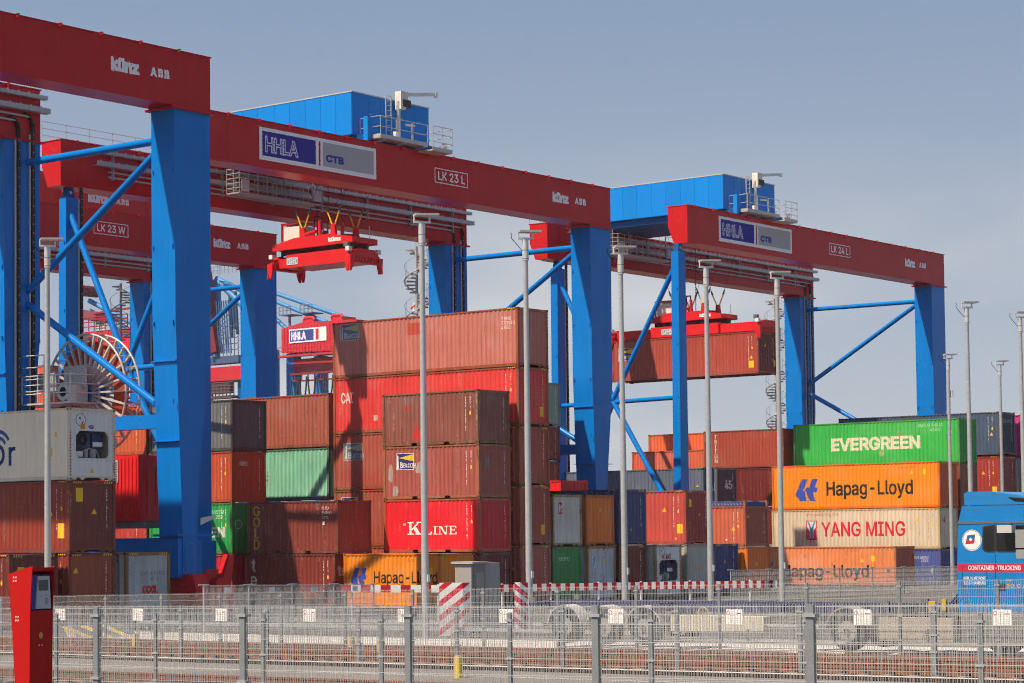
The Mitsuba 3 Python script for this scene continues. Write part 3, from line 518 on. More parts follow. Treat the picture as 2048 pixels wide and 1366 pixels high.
def trays(gd, uL, uR, v):
    for nm, z0, z1, d, x1 in (('cable_tray', 24.02, 24.2, .22, uR+.22), ('cable_tray', 23.36, 23.6, .34, uR+.28)):
        g = G(); g.box(uL+2.2, x1, v-d-.06, v-.02, z0, z0+.03); g.box(uL+2.2, x1, v-d-.08, v-d-.06, z0, z1); t = part(gd, nm, g, (.40, .40, .39), 'galv')
        g = G(); x = uL+2.4
        while x < x1: g.box(x, x+.05, v-d-.1, v-d-.08, z0-.03, z1+.06); x += .62
        part(t, 'tray_clip', g, (.48, .48, .46), 'galv')
    for z0, x1 in ((23.12, uR-.75), (22.84, uR-1.6)):
        g = G(); g.tube((uL+3.2, v-.12, z0), (x1, v-.12, z0), .055, 8); part(gd, 'conduit', g, (.46, .45, .44), 'galv')
    g = G(); x = uL+3.5
    while x < uR-.5:
        g.box(x, x+.06, v-.2, v-.004, 22.7, 24.25); x += 4.1
    part(gd, 'tray_post', g, (.42, .42, .42), 'galv')
def railing(g, a, b, h, n, mid=2, r=.022):
    a, b = np.array(a, float), np.array(b, float)
    for i in range(n+1):
        p = a + (b-a)*i/n; g.tube(p, p + (0, 0, h), r, 6)
    for j in range(mid+1):
        z = h*(j+1)/(mid+1); g.tube(a + (0, 0, z), b + (0, 0, z), r, 6)
    return g
def stair(k, cx, cy, z0, z1):
    g = G(); g.tube((cx, cy, z0), (cx, cy, z1), .09, 8); st = part(k, 'stair_post', g, STEEL, 'galv')
    n = int((z1-z0)/.21); hel = []; hel2 = []
    gt = G(); gb = G()
    for i in range(n):
        a = i*.52; z = z0 + i*.21; c, s_ = math.cos(a), math.sin(a); c2, s2 = math.cos(a+.56), math.sin(a+.56)
        P = [(cx+.1*c, cy+.1*s_), (cx+.78*c, cy+.78*s_), (cx+.78*c2, cy+.78*s2), (cx+.1*c2, cy+.1*s2)]
        gt.hexa([(x, y, z) for x, y in P] + [(x, y, z+.09) for x, y in P])
        hel.append((cx+.8*c, cy+.8*s_, z+1.05)); hel2.append((cx+.8*c, cy+.8*s_, z+.1))
        if i % 2 == 0: gb.tube((cx+.8*c, cy+.8*s_, z), (cx+.8*c, cy+.8*s_, z+1.05), .014, 5)
    part(k, 'stair_tread', gt, (.34, .34, .34), 'galv', kind='stuff')
    gb.path(hel, .016, 6); gb.path(hel2, .045, 6); part(k, 'stair_railing', gb, (.4, .4, .4), 'galv')
def crane(label, uL, uR, vF, vR, signs, name, deck_rail=False, pend=True, ru=.3, rp=1.25, stairs=True):
    k = thing('gantry_crane', label, 'crane', 'rail gantry cranes over the container blocks')
    gd = girder(k, uL, uR, vF, True); gr = girder(k, uL+.45, uR+ru, vR, False)
    trays(gr, uL+.45, uR+ru, vR)
    fixed_leg(k, uR, vF, 3.5); fixed_leg(k, uR+ru, vR, 3.5)
    um = uR - 1.1
    B = lambda p, q, r=.17: part(k, 'brace', G().tube(p, q, r, 14), CB, 'gloss', .1)
    B((um, vF+1.4, 20.93), (um+.2, vR+.1, 21.0)); B((um, vF+1.3, 21.0), (um+.2, vR+.1, 14.95)); B((um, vF+1.3, 8.75), (um+.2, vR+.1, 14.4))
    part(k, 'beam', G().box(um-.3, um+.3, vF+1.45, vF+5.2, 8.25, 8.85), CB, 'gloss', .1)
    # sill beams, bogies
    part(k, 'sill_beam', G().box(uR-2.0, uR-.9, vF+.04, vR+2.6, 1.75, 3.46), CB, 'gloss', .15)
    g = G(); g.box(uR-1.75, uR-1.0, vF-.02, vF+1.46, 1.75, 3.5)
    lb_ = part(k, 'leg_base', g, CB, 'gloss', .15)
    oval = unary_union([Point(uR-1.38, 2.2).buffer(.27), Point(uR-1.38, 3.0).buffer(.27), sbox(uR-1.65, 2.2, uR-1.11, 3.0)])
    part(lb_, 'manhole_cover', G().prism(oval, lambda a, b, d: (a, vF-.02-d, b), .0, .03), tuple(np.array(CB)*.9), 'gloss', .2)
    g = G(); rg = oval.buffer(-.04).exterior
    for i in range(26):
        q = rg.interpolate(i/26, True); g.box(q.x-.014, q.x+.014, vF-.065, vF-.05, q.y-.014, q.y+.014)
    part(lb_, 'bolt', g, (.4, .42, .45), 'galv')
    part(k, 'ledge', G().box(uR-2.1, uR+.0, vF-.06, vF+1.5, 3.52, 3.62), CB, 'gloss', .15)
    for y in (vF-.6, vF+1.2, vR-.4, vR+1.6):
        g = G(); g.prism([(0, 1.9), (1.3, 1.9), (1.5, 1.2), (1.5, .45), (-.2, .45), (-.2, 1.2)], lambda a, b, d: (uR-1.4+d, y+a, b), -.35, .35); bg = part(k, 'bogie', g, SPR, 'gloss', .3)
        for yy in (.2, 1.1):
            g = G(); g.tube((uR-1.5, y+yy, .4), (uR-1.3, y+yy, .4), .36, 18); part(bg, 'wheel', g, (.1, .1, .1), 'matte', .3)
    cable_chain(k, uR+ru-1.45, vR, 3.6, 22.45, 1); cable_chain(k, uR+ru-.6, vR, 3.6, 22.7, 1)
    if pend:
        uL0 = uL
        for v0, uL in ((vF+.5, uL0), (vR+.1, uL0+rp)):
            g = G(); g.hexa([(uL-.47, v0+.02, 3.0), (uL+.47, v0+.02, 3.0), (uL+.47, v0+.6, 3.0), (uL-.47, v0+.6, 3.0), (uL-.4, v0, 21.5), (uL+.4, v0, 21.5), (uL+.4, v0+.56, 21.5), (uL-.4, v0+.56, 21.5)]); lg = part(k, 'pendulum_leg', g.move((.05, 0, 0)), CB, 'gloss', .12)
            g = G(); g.prism([(-.3, 21.5), (.3, 21.5), (.18, 22.04), (-.18, 22.04)], lambda a, b, d: (uL+.05+a, v0+d, b), .1, .46); part(lg, 'knuckle', g, tuple(np.array(CB)*.5), 'gloss', .2)
            g = G(); g.disc((uL+.05, v0+.09, 21.78), .09, 'y'); part(lg, 'pin', g, (.5, .5, .5), 'galv')
            g = G()
            for z_ in (19, 15.4, 12, 7.8): g.box(uL-.42, uL-.36, v0+.1, v0+.16, z_, z_+.16)
            part(lg, 'lifting_lug', g, CB, 'gloss', .1)
        uL = uL0
        u1, u2, v1, v2 = uL + .05, uL + rp + .05, vF + .8, vR + .4; um_ = (u1+u2)/2; up = um_; vm = (v1+v2)/2 + .35
        B((u1, v1, 21.0), (up, vm, 12.3)); B((up, vm, 12.1), (u1, v1, 3.6)); B((u2, v2, 21.0), (up, vm, 12.3)); B((up, vm, 12.1), (u2, v2, 3.6)); B((u1, v1, 12.1), (u2, v2, 12.1), .15)
        g = G()
        for sy, sz in ((1, 1), (1, -1), (-1, 1), (-1, -1)):
            g.bar((up, vm + sy*.25, 12.2 + sz*.45), (up, vm + sy*.62, 12.2 + sz*1.15), .10, .36, (1, 0, 0))
        g.box(up-.06, up+.06, vm-.4, vm+.4, 11.8, 12.6); nd = part(k, 'node_plate', g, CB, 'gloss', .1)
        g = G()
        for sy, sz in ((1, 1), (1, -1), (-1, 1), (-1, -1)):
            for i in range(3):
                for j in (-1, 0, 1):
                    p = np.array((up-.07, vm + sy*(.32+.1*i) + j*.1*sz, 12.2 + sz*(.6+.2*i) - j*.05*sy)); g.tube(p, p - (.03, 0, 0), .028, 6)
        part(nd, 'bolt', g, tuple(np.array(CB)*.7), 'gloss', .1)
        part(k, 'sill_beam', G().box(uL-.42, uL+.55, vF+.25, vR+2.4, 1.7, 3.3), CB, 'gloss', .15)
        cable_chain(k, uL+rp+.62, vR+.2, 3.6, 21.9, 1)
        for y in (vF-.6, vR+.4):
            g = G(); g.prism([(0, 1.9), (1.3, 1.9), (1.5, 1.2), (1.5, .45), (-.2, .45), (-.2, 1.2)], lambda a, b, d: (uL+.05+d, y+a, b), -.35, .35); bg = part(k, 'bogie', g, SPR, 'gloss', .3)
            for yy in (.2, 1.1):
                g = G(); g.tube((uL-.05, y+yy, .4), (uL+.15, y+yy, .4), .36, 18); part(bg, 'wheel', g, (.1, .1, .1), 'matte', .3)
    if stairs: stair(k, uR-1.85, vR+2.45, 3.5, 22.0)
    g = railing(G(), (uL+.4, vR+1.45, ZT+.05), (uR-.4, vR+1.45, ZT+.05), 1.1, 20, 2, .018); part(k, 'railing', g, (.48, .48, .48), 'galv')
    # signs and lettering on the front girder
    front = lambda lift: (lambda a, b: (a, vF-lift, b))
    if 'sign' in signs:
        x0, x1 = signs['sign']; w = x1-x0
        g = G(); g.box(x0, x1, vF-.03, vF-.003, 22.5, 24.16); sg = part(k, 'sign_board', g, (.86, .86, .87), 'matte', .1)
        f = lambda t: x0 + w*t
        part(sg, 'blue_field', G().flat(sbox(f(.022), 22.72, f(.468), 23.98), front(.034)), (.037, .03, .31), 'matte', .05)
        part(sg, 'grey_field', G().flat(sbox(f(.528), 22.72, f(.978), 23.98), front(.034)), (.42, .425, .45), 'matte', .05)
        part(sg, 'red_bar', G().flat(sbox(f(.493), 22.70, f(.508), 23.99), front(.034)), CR, 'matte', .05)
        p = fit(txt('HHLA', 1, True, 1.0), f(.048), f(.315), 22.94, 23.7)
        part(sg, 'lettering', G().flat(outline(p, .05), front(.038)), (.86, .86, .87), 'matte', .05)
        part(sg, 'lettering', G().flat(fit(txt('CTB', 1, True, 1, .05), f(.555), f(.71), 22.94, 23.41), front(.038)), (.037, .03, .31), 'matte', .05)
    if 'lk' in signs:
        t, x0, x1 = signs['lk']
        part(k, 'number_frame', G().flat(outline(sbox(x0, 22.96, x1, 23.74), .05), front(.006)), (.84, .83, .82), 'matte', .1)
        part(k, 'lettering', G().flat(fit(txt(t, 1, True), x0+.26, x1-.24, 23.11, 23.61), front(.006)), (.84, .83, .82), 'matte', .1)
    if 'kz' in signs:
        a, b = signs['kz'], signs['kz'] + 3.35
        part(k, 'lettering', G().flat(fit(kuenz(1), a, a+1.65, 23.0, 23.68), front(.006)), (.84, .84, .84), 'matte', .1)
        part(k, 'lettering', G().flat(fit(abb(1), a+2.2, b, 23.12, 23.6), front(.006)), (.84, .84, .84), 'matte', .1)
    return k
K22 = crane('red and blue gantry crane nearest at left, its front leg crossing the whole picture height', 33.0, 68.6, 70.25, 81.35, {'kz': 62.85}, 'a', pend=False, ru=-.2)
K23 = crane('red and blue gantry crane lettered LK 23 L with the empty red spreader', 77.1, 111.05, 79.0, 90.6, {'sign': (80.55, 89.42), 'lk': ('LK 23 L', 94.36, 97.22), 'kz': 105.17}, 'b')
K24 = crane('red and blue gantry crane lettered LK 24 L with the hanging brown container', 119.85, 155.46, 79.2, 90.85, {'sign': (123.57, 132.8), 'lk': ('LK 24 L', 137.96, 140.9), 'kz': 149.17}, 'c', ru=.15, rp=2.0)
K23W = crane('red and blue gantry crane lettered LK 23 W, standing behind the first two', 78.1, 112.3, 108.5, 120.0, {'lk': ('LK 23 W', 95.6, 98.5), 'kz': 106.2}, 'd')
# farther, taller gantry: only its girder and legs' tops are in view
k = thing('gantry_crane', 'farthest red gantry girder with white lettering, seen above the girder lettered LK 23 W', 'crane')
g = G(); g.box(102.5, 115.0, 124.0, 125.6, 26.9, 29.7); part(k, 'girder', g, CR, 'gloss', .15)
part(k, 'lettering', G().flat(fit(kuenz(1), 108.7, 110.7, 27.9, 28.7), lambda a, b: (a, 123.99, b)), (.7, .7, .7), 'matte', .1)
part(k, 'lettering', G().flat(fit(abb(1), 111.4, 112.7, 28.05, 28.6), lambda a, b: (a, 123.99, b)), (.7, .7, .7), 'matte', .1)
g = railing(G(), (106.0, 123.6, 27.0), (107.0, 123.6, 27.0), 1.6, 2, 4, .03); part(k, 'ladder', g, STEEL, 'galv')
for x in (103.0, 114.0): part(k, 'leg', G().box(x, x+.9, 124.2, 125.4, .2, 26.9), CB, 'gloss', .15)
# ---------------------------------------------------------------- trolleys with machine house
def trolley(label, u0, u1, vF, vR):
    k = thing('crane_trolley', label, 'crane trolley', 'blue trolley houses on top of the gantry cranes')
    v0, v1, z0, z1 = vF+1.0, vF+10.5, ZT+.5, ZT+2.8
    part(k, 'chassis', G().box(u0+.3, u1-.3, vF+.2, vR+1.4, ZT+.06, ZT+.5), tuple(np.array(CB)*.5), 'gloss', .2)
    for y in (vF+.7, vR+.8):
        for x in (u0+.7, u1-.9): part(k, 'wheel', G().tube((x, y-.12, ZT+.32), (x, y+.12, ZT+.32), .27, 14), (.1, .1, .1), 'matte', .2)
    g = G(); g.box(u0, u1, v0, v1, z0, z1); hs_ = part(k, 'house', g, TROL, 'gloss', .08)
    g = G(); g.box(u0-.05, u1+.05, v0-.05, v1+.05, z1, z1+.06); part(k, 'roof', g, (.55, .56, .57), 'galv')
    cuts = [0, 1.15, 2.25, 3.4, 4.6, 5.75, 7.0, 8.2, 9.5]
    for a, b in zip(cuts[:-1], cuts[1:]):
        part(hs_, 'wall_panel', G().box(u0-.022, u0+.01, v0+a+.012, v0+b-.012, z0+.02, z1-.02), tuple(np.array(TROL)*(1 + .05*math.sin(a*7))), 'gloss', .08)
    part(hs_, 'door', G().box(u0+1.35, u0+2.25, v0-.024, v0+.01, z0+.3, z1-.25), TROL, 'gloss', .08)
    for a, b in ((.04, 1.3), (2.3, 3.6), (3.65, 5.1), (5.15, u1-u0-.04)): part(hs_, 'wall_panel', G().box(u0+a+.012, u0+b-.012, v0-.022, v0+.01, z0+.02, z1-.02), TROL, 'gloss', .08)
    g = G(); g.disc((u0+1.45, v0-.03, z0+1.3), .04, 'y'); g.box(u0+2.4, u0+2.65, v0-.03, v0-.022, z0+1.25, z0+1.3); part(hs_, 'door_handle', g, STEEL, 'galv')
    # platform before the house
    p0, p1 = u0+.55, u1-.55; y0 = v0-1.55
    g = G(); g.box(p0, p1-1.4, y0, v0-.05, z0-.28, z0-.2); g.box(p1-1.6, p1+.1, y0-.5, v0+1.5, z0-.55, z0-.48); part(k, 'platform', g, (.60, .59, .55), 'galv')
    g = G(); g.box(p0, p1-1.4, y0-.03, y0, z0-.28, z0-.06); g.box(p0-.03, p0, y0, v0-.05, z0-.28, z0-.06); g.box(p1-1.6, p1+.1, y0-.53, y0-.5, z0-.55, z0-.34)
    for x in (p0+.4, p0+2.0, p0+3.6): g.bar((x, y0, z0-.3), (x, v0, z0-.6), .1, .12)
    part(k, 'toe_board', g, STEEL, 'galv')
    g = G(); railing(g, (p0, y0, z0-.2), (p0+2.6, y0, z0-.2), 1.1, 2, 1); railing(g, (p0, y0, z0-.2), (p0, v0-.1, z0-.2), 1.1, 1, 1)
    railing(g, (p0+2.7, y0, z0-.2), (p1-1.4, y0, z0-.2), 1.1, 1, 1); railing(g, (p1-1.5, y0-.5, z0-.48), (p1+.1, y0-.5, z0-.48), 1.3, 2, 2); railing(g, (p1+.1, y0-.5, z0-.48), (p1+.1, v0+1.5, z0-.48), 1.3, 2, 2); part(k, 'railing', g, (.5, .5, .5), 'galv')
    g = G(); x = p0 + 2.1
    for s in (-.22, .22): g.bar((x+s, v0-.3, z0-.2), (x+s, v0-.3, z1+.1), .05, .05, (0, 1, 0))
    for i in range(10): g.tube((x-.22, v0-.3, z0+i*.27), (x+.22, v0-.3, z0+i*.27), .02, 6)
    part(k, 'ladder', g, (.5, .5, .5), 'galv')
    g = G(); xx = x+.62; g.tube((xx, v0-.5, z0-.2), (xx, v0-.5, z1-.1), .11, 10); part(k, 'hoist_post', g, (.48, .48, .46), 'galv')
    g = G(); g.prism([(-.25, 1.75), (.12, 1.75), (.35, 2.1), (.35, 2.75), (-.25, 2.75)], lambda a, b, d: (xx+.2+a, v0-.5+d, z0+b), -.22, .22); part(k, 'hoist_head', g, (.66, .64, .58), 'matte', .3)
    g = G(); g.box(xx+.1, xx+.75, v0-.75, v0-.25, z0+1.9, z0+2.3); part(k, 'hoist_motor', g, (.07, .06, .055), 'matte', .3)
    g = G(); g.bar((xx+.3, v0-.5, z0+2.6), (xx+2.7, v0-.9, z0+2.92), .16, .18); g.box(xx+2.6, xx+2.75, v0-1.0, v0-.8, z0+2.75, z0+3.02); part(k, 'hoist_jib', g, (.66, .66, .62), 'galv')
    for g in (G().box(xx-.5, xx-.25, v0-.7, v0-.5, z0, z0+.45), G().box(xx+2.9, xx+3.1, y0+.2, y0+.4, z0-.2, z0+.2), G().tube((xx+.5, v0-.6, z0+.95), (xx+1.2, v0-.6, z0+1.0), .07, 8)): part(k, 'lamp', g, (.75, .74, .7), 'matte', .1)
    part(k, 'buffer_post', G().box(p0-.35, p0-.1, y0+.6, y0+.9, ZT+.1, z0+.9), TROL, 'gloss', .1)
    # inspection cage hung under the rear side
    c0, c1, cy = u0+.3, u0+7.0, vR-1.3
    g = G(); g.box(c0, c1, cy-.5, cy+.5, 22.75, 22.82); cg = part(k, 'cage', g, (.45, .45, .45), 'galv')
    g = railing(G(), (c0, cy-.5, 22.8), (c1, cy-.5, 22.8), 1.35, 9, 4, .02); railing(g, (c0, cy-.5, 22.8), (c0, cy+.5, 22.8), 1.35, 1, 4, .02); railing(g, (c0, cy+.5, 22.8), (c1, cy+.5, 22.8), 1.35, 9, 4, .02); part(cg, 'railing', g, (.5, .5, .5), 'galv')
    g = G(); g.box(c0+.15, c0+.75, cy-.56, cy-.5, 22.9, 23.55); g.box(c1-.7, c1, cy-.54, cy-.5, 22.95, 23.6); part(cg, 'panel', g, (.62, .62, .6), 'matte', .2)
    g = G()
    for x in (c0+.05, c0+2, c0+4.2, c1-.1): g.tube((x, cy, 22.8), (x, cy, ZT+.1), .04, 6)
    part(cg, 'hanger', g, (.3, .3, .3), 'galv')
    return k, (u0+u1)/2, vF+6.1
T22 = trolley('blue machine house of the nearest crane, beyond the left edge of the picture', 44.0, 50.6, 70.25, 81.35)
T23 = trolley('blue machine house riding on the crane with the empty spreader', 88.65, 95.05, 79.0, 90.6)
T24 = trolley('blue machine house riding on the right-hand crane with the hanging container', 125.75, 132.3, 79.2, 90.85)
# ---------------------------------------------------------------- spreaders
def spreader(label, u, vc, zb, half, uc, group='red container spreaders'):
    k = thing('spreader', label, 'spreader', group)
    part(k, 'main_beam', G().box(u-1.06, u+1.06, vc-2.8, vc+(1.95 if half < 3.5 else 2.8), zb+.06, zb+.8), SPR, 'gloss', .15)
    P = lambda *a, **b: part(k, *a, **b)
    for s in (-1, 1):
        yE = vc + s*half
        if half < 3.5 and s > 0: P('end_piece', G().box(u-.9, u+.9, vc+1.95, vc+2.85, zb+.1, zb+.62), SPR, 'gloss', .2)
        if half > 3.5:
            P('telescopic_beam', G().box(u-.86, u+.86, min(vc+s*2.8, yE), max(vc+s*2.8, yE), zb+.08, zb+.7), SPR, 'gloss', .15)
        g = G(); g.prism([(-1.22, .0), (1.22, .0), (1.22, .38), (.7, .8), (-.7, .8), (-1.22, .38)], lambda a, b, d: (u+a, yE+d, zb+b), -.16, .16); P('end_beam', g, SPR, 'gloss', .2)
        g = G()
        for i in range(9): g.bar((u-1.1+i*.25, yE-.17, zb+.06), (u-1.0+i*.25, yE-.17, zb+.34), .02, .06, (0, 1, 0))
        P('rib', g, tuple(np.array(SPR)*.4), 'gloss', .2)
        for q in (-1, 1):
            x = u + q*1.2
            g = G(); g.prism([(-.16, .35), (.16, .35), (.13, -.15), (.04, -.5), (-.06, -.5), (-.15, -.15)], lambda a, b, d: (x+q*.12+d, yE+s*.0+a, zb+b), -.05, .05)
            P('flipper', g, SPR, 'gloss', .2); g = G()
            g.prism([(-.16, .35), (.16, .35), (.13, -.1), (.04+.1*q, -.5), (-.08+.1*q, -.5), (-.15, -.1)], lambda a, b, d: (x+a, yE+s*.2+d, zb+b), -.05, .05); P('flipper', g, SPR, 'gloss', .2)
            g = G(); g.box(x-.14, x+.14, yE-.13, yE+.13, zb+.62, zb+.86); P('lamp_box', g, (.74, .72, .68), 'matte', .1)
            g = G(); g.tube((x, yE, zb+.3), (x, yE, zb+.64), .03, 6); P('lamp_post', g, (.3, .06, .06), 'matte', .1)
            if q == -1 and s == -1:
                g = G(); g.box(x-.12, x+.12, yE-.02, yE+.28, zb+.86, zb+1.12); P('camera_box', g, (.12, .14, .14), 'matte', .1)
    g = G(); g.box(u-1.08, u-1.06, vc+1.05, vc+1.9, zb+.22, zb+.62); P('rating_plate', g, (.50, .56, .62), 'matte', .6)
    g = G()
    for r_ in range(6):
        for c_ in range(5):
            if (r_*7 + c_*3) % 4: g.box(u-1.086, u-1.08, vc+1.1+c_*.155, vc+1.1+c_*.155+.1, zb+.26+r_*.058, zb+.29+r_*.058)
    P('plate_text', g, (.05, .07, .1), 'matte', 0)
    # headblock
    hz = zb + 1.1
    P('mechanism', G().box(u-.78, u+.78, vc-2.5, vc+2.5, zb+.82, hz+.04), (.02, .012, .012), 'matte', .2)
    for x0, x1 in ((u-1.05, u-.8), (u+.8, u+1.05)):
        g = G(); g.prism([(-3.05, .0), (3.05, .0), (3.05, .32), (1.3, .62), (-1.3, .62), (-3.05, .32)], lambda a, b, d: (d, vc+a, hz+b), x0, x1); P('headblock_beam', g, SPR, 'gloss', .15)
    for y in (-2.95, -.9, .9, 2.95): P('cross_beam', G().box(u-.8, u+.8, vc+y-.16, vc+y+.16, hz+.05, hz+.32), tuple(np.array(SPR)*.9), 'gloss', .2)
    g = G()
    for y in (-2.7, 2.7):
        for x in (-.6, .6): g.tube((u+x, vc+y, zb+.75), (u+x, vc+y, hz+.1), .07, 8)
    P('twist_link', g, (.06, .05, .05), 'matte', .3)
    P('lettering', G().flat(affinity.affine_transform(fit(kuenz(1), 1.35, 2.35, .14, .42), [1, 0, 0, 1, 0, 0]), lambda a, b: (u-1.056, vc-a+.1, hz+b)), (.78, .76, .74), 'matte', .05)
    g = G(); g.box(u-.62, u+.5, vc+1.25, vc+2.55, hz+.42, hz+1.35); P('cabinet', g, (.70, .66, .60), 'matte', .2)
    g = G()
    for y in (1.18, 2.6): g.box(u-.72, u-.6, vc+y, vc+y+.08, hz+.35, hz+1.55)
    g.box(u-.72, u+.55, vc+1.18, vc+2.68, hz+1.47, hz+1.56); P('cabinet_frame', g, SPR, 'gloss', .15)
    for y in (-1.55, .75):
        for x in (-.92, .92):
            g = G(); g.prism([(-.22, .3), (.22, .3), (.13, 1.15), (-.13, 1.15)], lambda a, b, d: (u+x+d, vc+y+a, hz+b), -.09, .09)
            for q in (-.2, 0, .2): g.tube((u+x-.12, vc+y+q, hz+.42), (u+x+.12, vc+y+q, hz+.42), .09, 8)
            P('rope_bracket', g, SPR, 'gloss', .2)
            for s in (-1, 1):
                a = np.array((u+x, vc+y+s*.1, hz+1.1)); b = a + np.array((0, s*.34, .75)); c = b + np.array((0, s*.13, .35))
                P('tensioner', G().tube(a, b, .042, 8), YEL, 'matte', .2)
                P('socket', G().tube(b, c, .08, 8, .03), (.10, .16, .14), 'matte', .2)
                top = np.array((u+x*1.2, vc+y+s*2.0, ZT+.1)); P('rope', G().tube(c, top, .013, 5), (.03, .028, .025), 'matte', .2)
    for a, b, r in (((u-.9, vc-.2, hz+.85), (u-.9, vc+.9, hz+.72), .1), ((u-.85, vc-.45, hz+.3), (u-.85, vc-.45, hz+1.45), .11), ((u+.4, vc-1.0, hz+.3), (u+.4, vc-1.0, hz+1.45), .11), ((u+.4, vc-1.0, hz+.7), (u+.5, vc-1.9, hz+.6), .09)): P('hydraulic_cylinder', G().tube(a, b, r, 10), SPR, 'gloss', .15)
    g = G()
    for y in (-.1, .25, .5): g.tube((u-.3, vc+y, hz+.5), (u-.2, vc+y+.1, hz+1.8), .04, 6)
    g.tube((u-.2, vc-.02, hz+1.8), (u-.2, vc+.62, hz+1.8), .05, 6); P('cable_basket', g, tuple(np.array(SPR)*.35), 'gloss', .2)
    P('cable', G().tube((u-.1, vc-.35, hz+.3), (u-.1, vc-.45, ZT+.2), .025, 6), (.06, .04, .03), 'matte', .2)
    g = G(); g.tube((u+.9, vc-2.6, hz+.3), (u+.9, vc-2.6, hz+1.1), .02, 6); P('antenna', g, (.6, .6, .6), 'galv')
    return k
spreader('empty red spreader hanging under the crane with LK 23 L on its girder', 92.15, 85.3, 18.5, 2.92, 91.9)
spreader('red spreader holding the brown container under the right-hand crane', 130.6, 86.0, 17.0, 6.08, 129)
C(129.35, 79.9, 14.1, L4, HH, S(184, 78, 62), 'brown container with a lighthouse sign hanging from the crane spreader in mid-air', .4, side=beacon(.55, 1.5, 1.0)[:4] + [('lettering', at(txt('CANYON', .24, True, .72), .72, 1.6), WHITE, .008), tri(L4-.72, 1.05, .26), stick(L4-.8, .42, .42, .48)], end=[tri(.9, 1.9, .2), stick(2.05, .6, .2, .4)], endcol=S(120, 44, 38))
# ---------------------------------------------------------------- equipment on the nearest crane
def reel():
    c = np.array((69.3, 78.75, 10.15)); R = 2.72
    rl = sub(K22, 'cable_reel'); 
    P = lambda a, r, dx=0: c + np.array((dx, r*math.cos(a), r*math.sin(a)))
    for dx in (-.42, .42):
        g = G(); g.path([P(a, R, dx) for a in np.linspace(0, 2*math.pi, 65)], .055, 8); emit(sub(rl, 'rim'), g, (.52, .49, .46), 'galv')
        for i in range(28):
            a = i*2*math.pi/28
            g = G(); g.bar(P(a, .5, dx), P(a, R-.03, dx), .085, .12, (1, 0, 0)); emit(sub(rl, 'spoke'), g, (.56, .53, .49), 'galv')
    g = G()
    for i in range(28):
        a = i*2*math.pi/28; g.tube(P(a, R-.12, -.42), P(a, R-.12, .42), .025, 5)
    emit(sub(rl, 'cross_rod'), g, (.5, .48, .45), 'galv')
    g = G()
    for r in np.linspace(1.5, 2.38, 14): g.path([P(a, r) for a in np.linspace(0, 2*math.pi, 73)], .046, 6)
    emit(sub(rl, 'cable'), g, S(186, 82, 54), 'matte', .3)
    g = G(); g.tube(c - (.6, 0, 0), c + (.6, 0, 0), .5, 24); emit(sub(rl, 'hub'), g, tuple(np.array(CB)*.6), 'gloss', .1)
reel()
g = G(); g.box(67.3, 69.0, 78.0, 83.6, 9.62, 9.7); part(K22, 'platform', g, (.5, .5, .5), 'galv')
g = G(); railing(g, (67.3, 78.0, 9.7), (67.3, 83.6, 9.7), 1.25, 5, 2, .03); railing(g, (67.3, 78.0, 9.7), (69.0, 78.0, 9.7), 1.25, 1, 2, .03); railing(g, (67.3, 79.8, 9.7), (67.3, 83.0, 9.7), 2.2, 1, 3, .03); part(K22, 'railing', g, (.62, .62, .62), 'galv')
for a, b, z1 in ((78.05, 79.6, 11.4), (80.1, 82.7, 11.15)): 
    g = G(); g.box(68.3, 68.34, a, b, 10.3, z1)
    for i in range(int((b-a)/.12)): g.box(68.28, 68.3, a+i*.12, a+i*.12+.03, 10.3, z1)
    part(K22, 'guard_mesh', g, (.42, .42, .42), 'galv')
part(K22, 'blower', G().tube((67.9, 79.2, 10.2), (68.4, 79.2, 10.2), .42, 20), (.55, .54, .52), 'galv'); part(K22, 'gear_box', G().box(67.9, 68.6, 78.3, 78.9, 9.7, 10.5), (.55, .5, .48), 'galv'); part(K22, 'drum', G().tube((68.2, 82.2, 9.7), (68.2, 82.2, 10.9), .55, 18), (.55, .54, .52), 'galv')
g = G(); g.disc((67.89, 79.2, 10.2), .22, 'x'); part(K22, 'blower_inlet', g, (.01, .01, .01), 'matte', 0)
eh = part(K22, 'equipment_cabin', G().box(66.5, 69.3, 72.65, 77.9, 4.2, 7.08), SPR, 'gloss', .15)
g = G()
for i in range(22): g.box(66.46, 66.5, 72.75+i*.24, 72.87+i*.24, 4.35, 6.95)
for i in range(5): g.box(67.0+i*.5, 67.3+i*.5, 72.61, 72.65, 4.4+(i % 2)*.5, 6.6)
emit(sub(eh, 'rib'), g, SPR, 'gloss', .15)
g = G(); g.box(66.44, 66.5, 73.9, 74.7, 5.9, 6.9); emit(sub(eh, 'louver'), g, (.55, .54, .52), 'galv')
g = G()
for i in range(9): g.box(66.42, 66.44, 73.95, 74.65, 5.95+i*.1, 6.0+i*.1)
emit(sub(eh, 'louver_slat'), g, (.03, .03, .03), 'matte')
part(K22, 'cabin_frame', G().box(66.6, 69.2, 72.4, 78.2, 3.9, 4.18), (.16, .16, .17), 'matte', .3)
g = G(); g.prism([(0, 0), (.85, .12), (.85, 0), (0, -.3)], lambda a, b, d: (67.75+a, 70.1+d, 4.3+b), -.03, .03); part(K22, 'deflector_plate', g, (.55, .55, .56), 'galv')
g = G(); g.prism([(0, 0), (.9, 1.2), (1.2, 1.2), (1.6, 2.2), (1.9, 2.2), (1.5, 0)], lambda a, b, d: (68.6+a, 71.0+d, .5+b), -.2, .2); g.box(67.2, 70.4, 70.6, 71.4, .25, .9); part(K22, 'rail_clamp', g, SPR, 'gloss', .3)
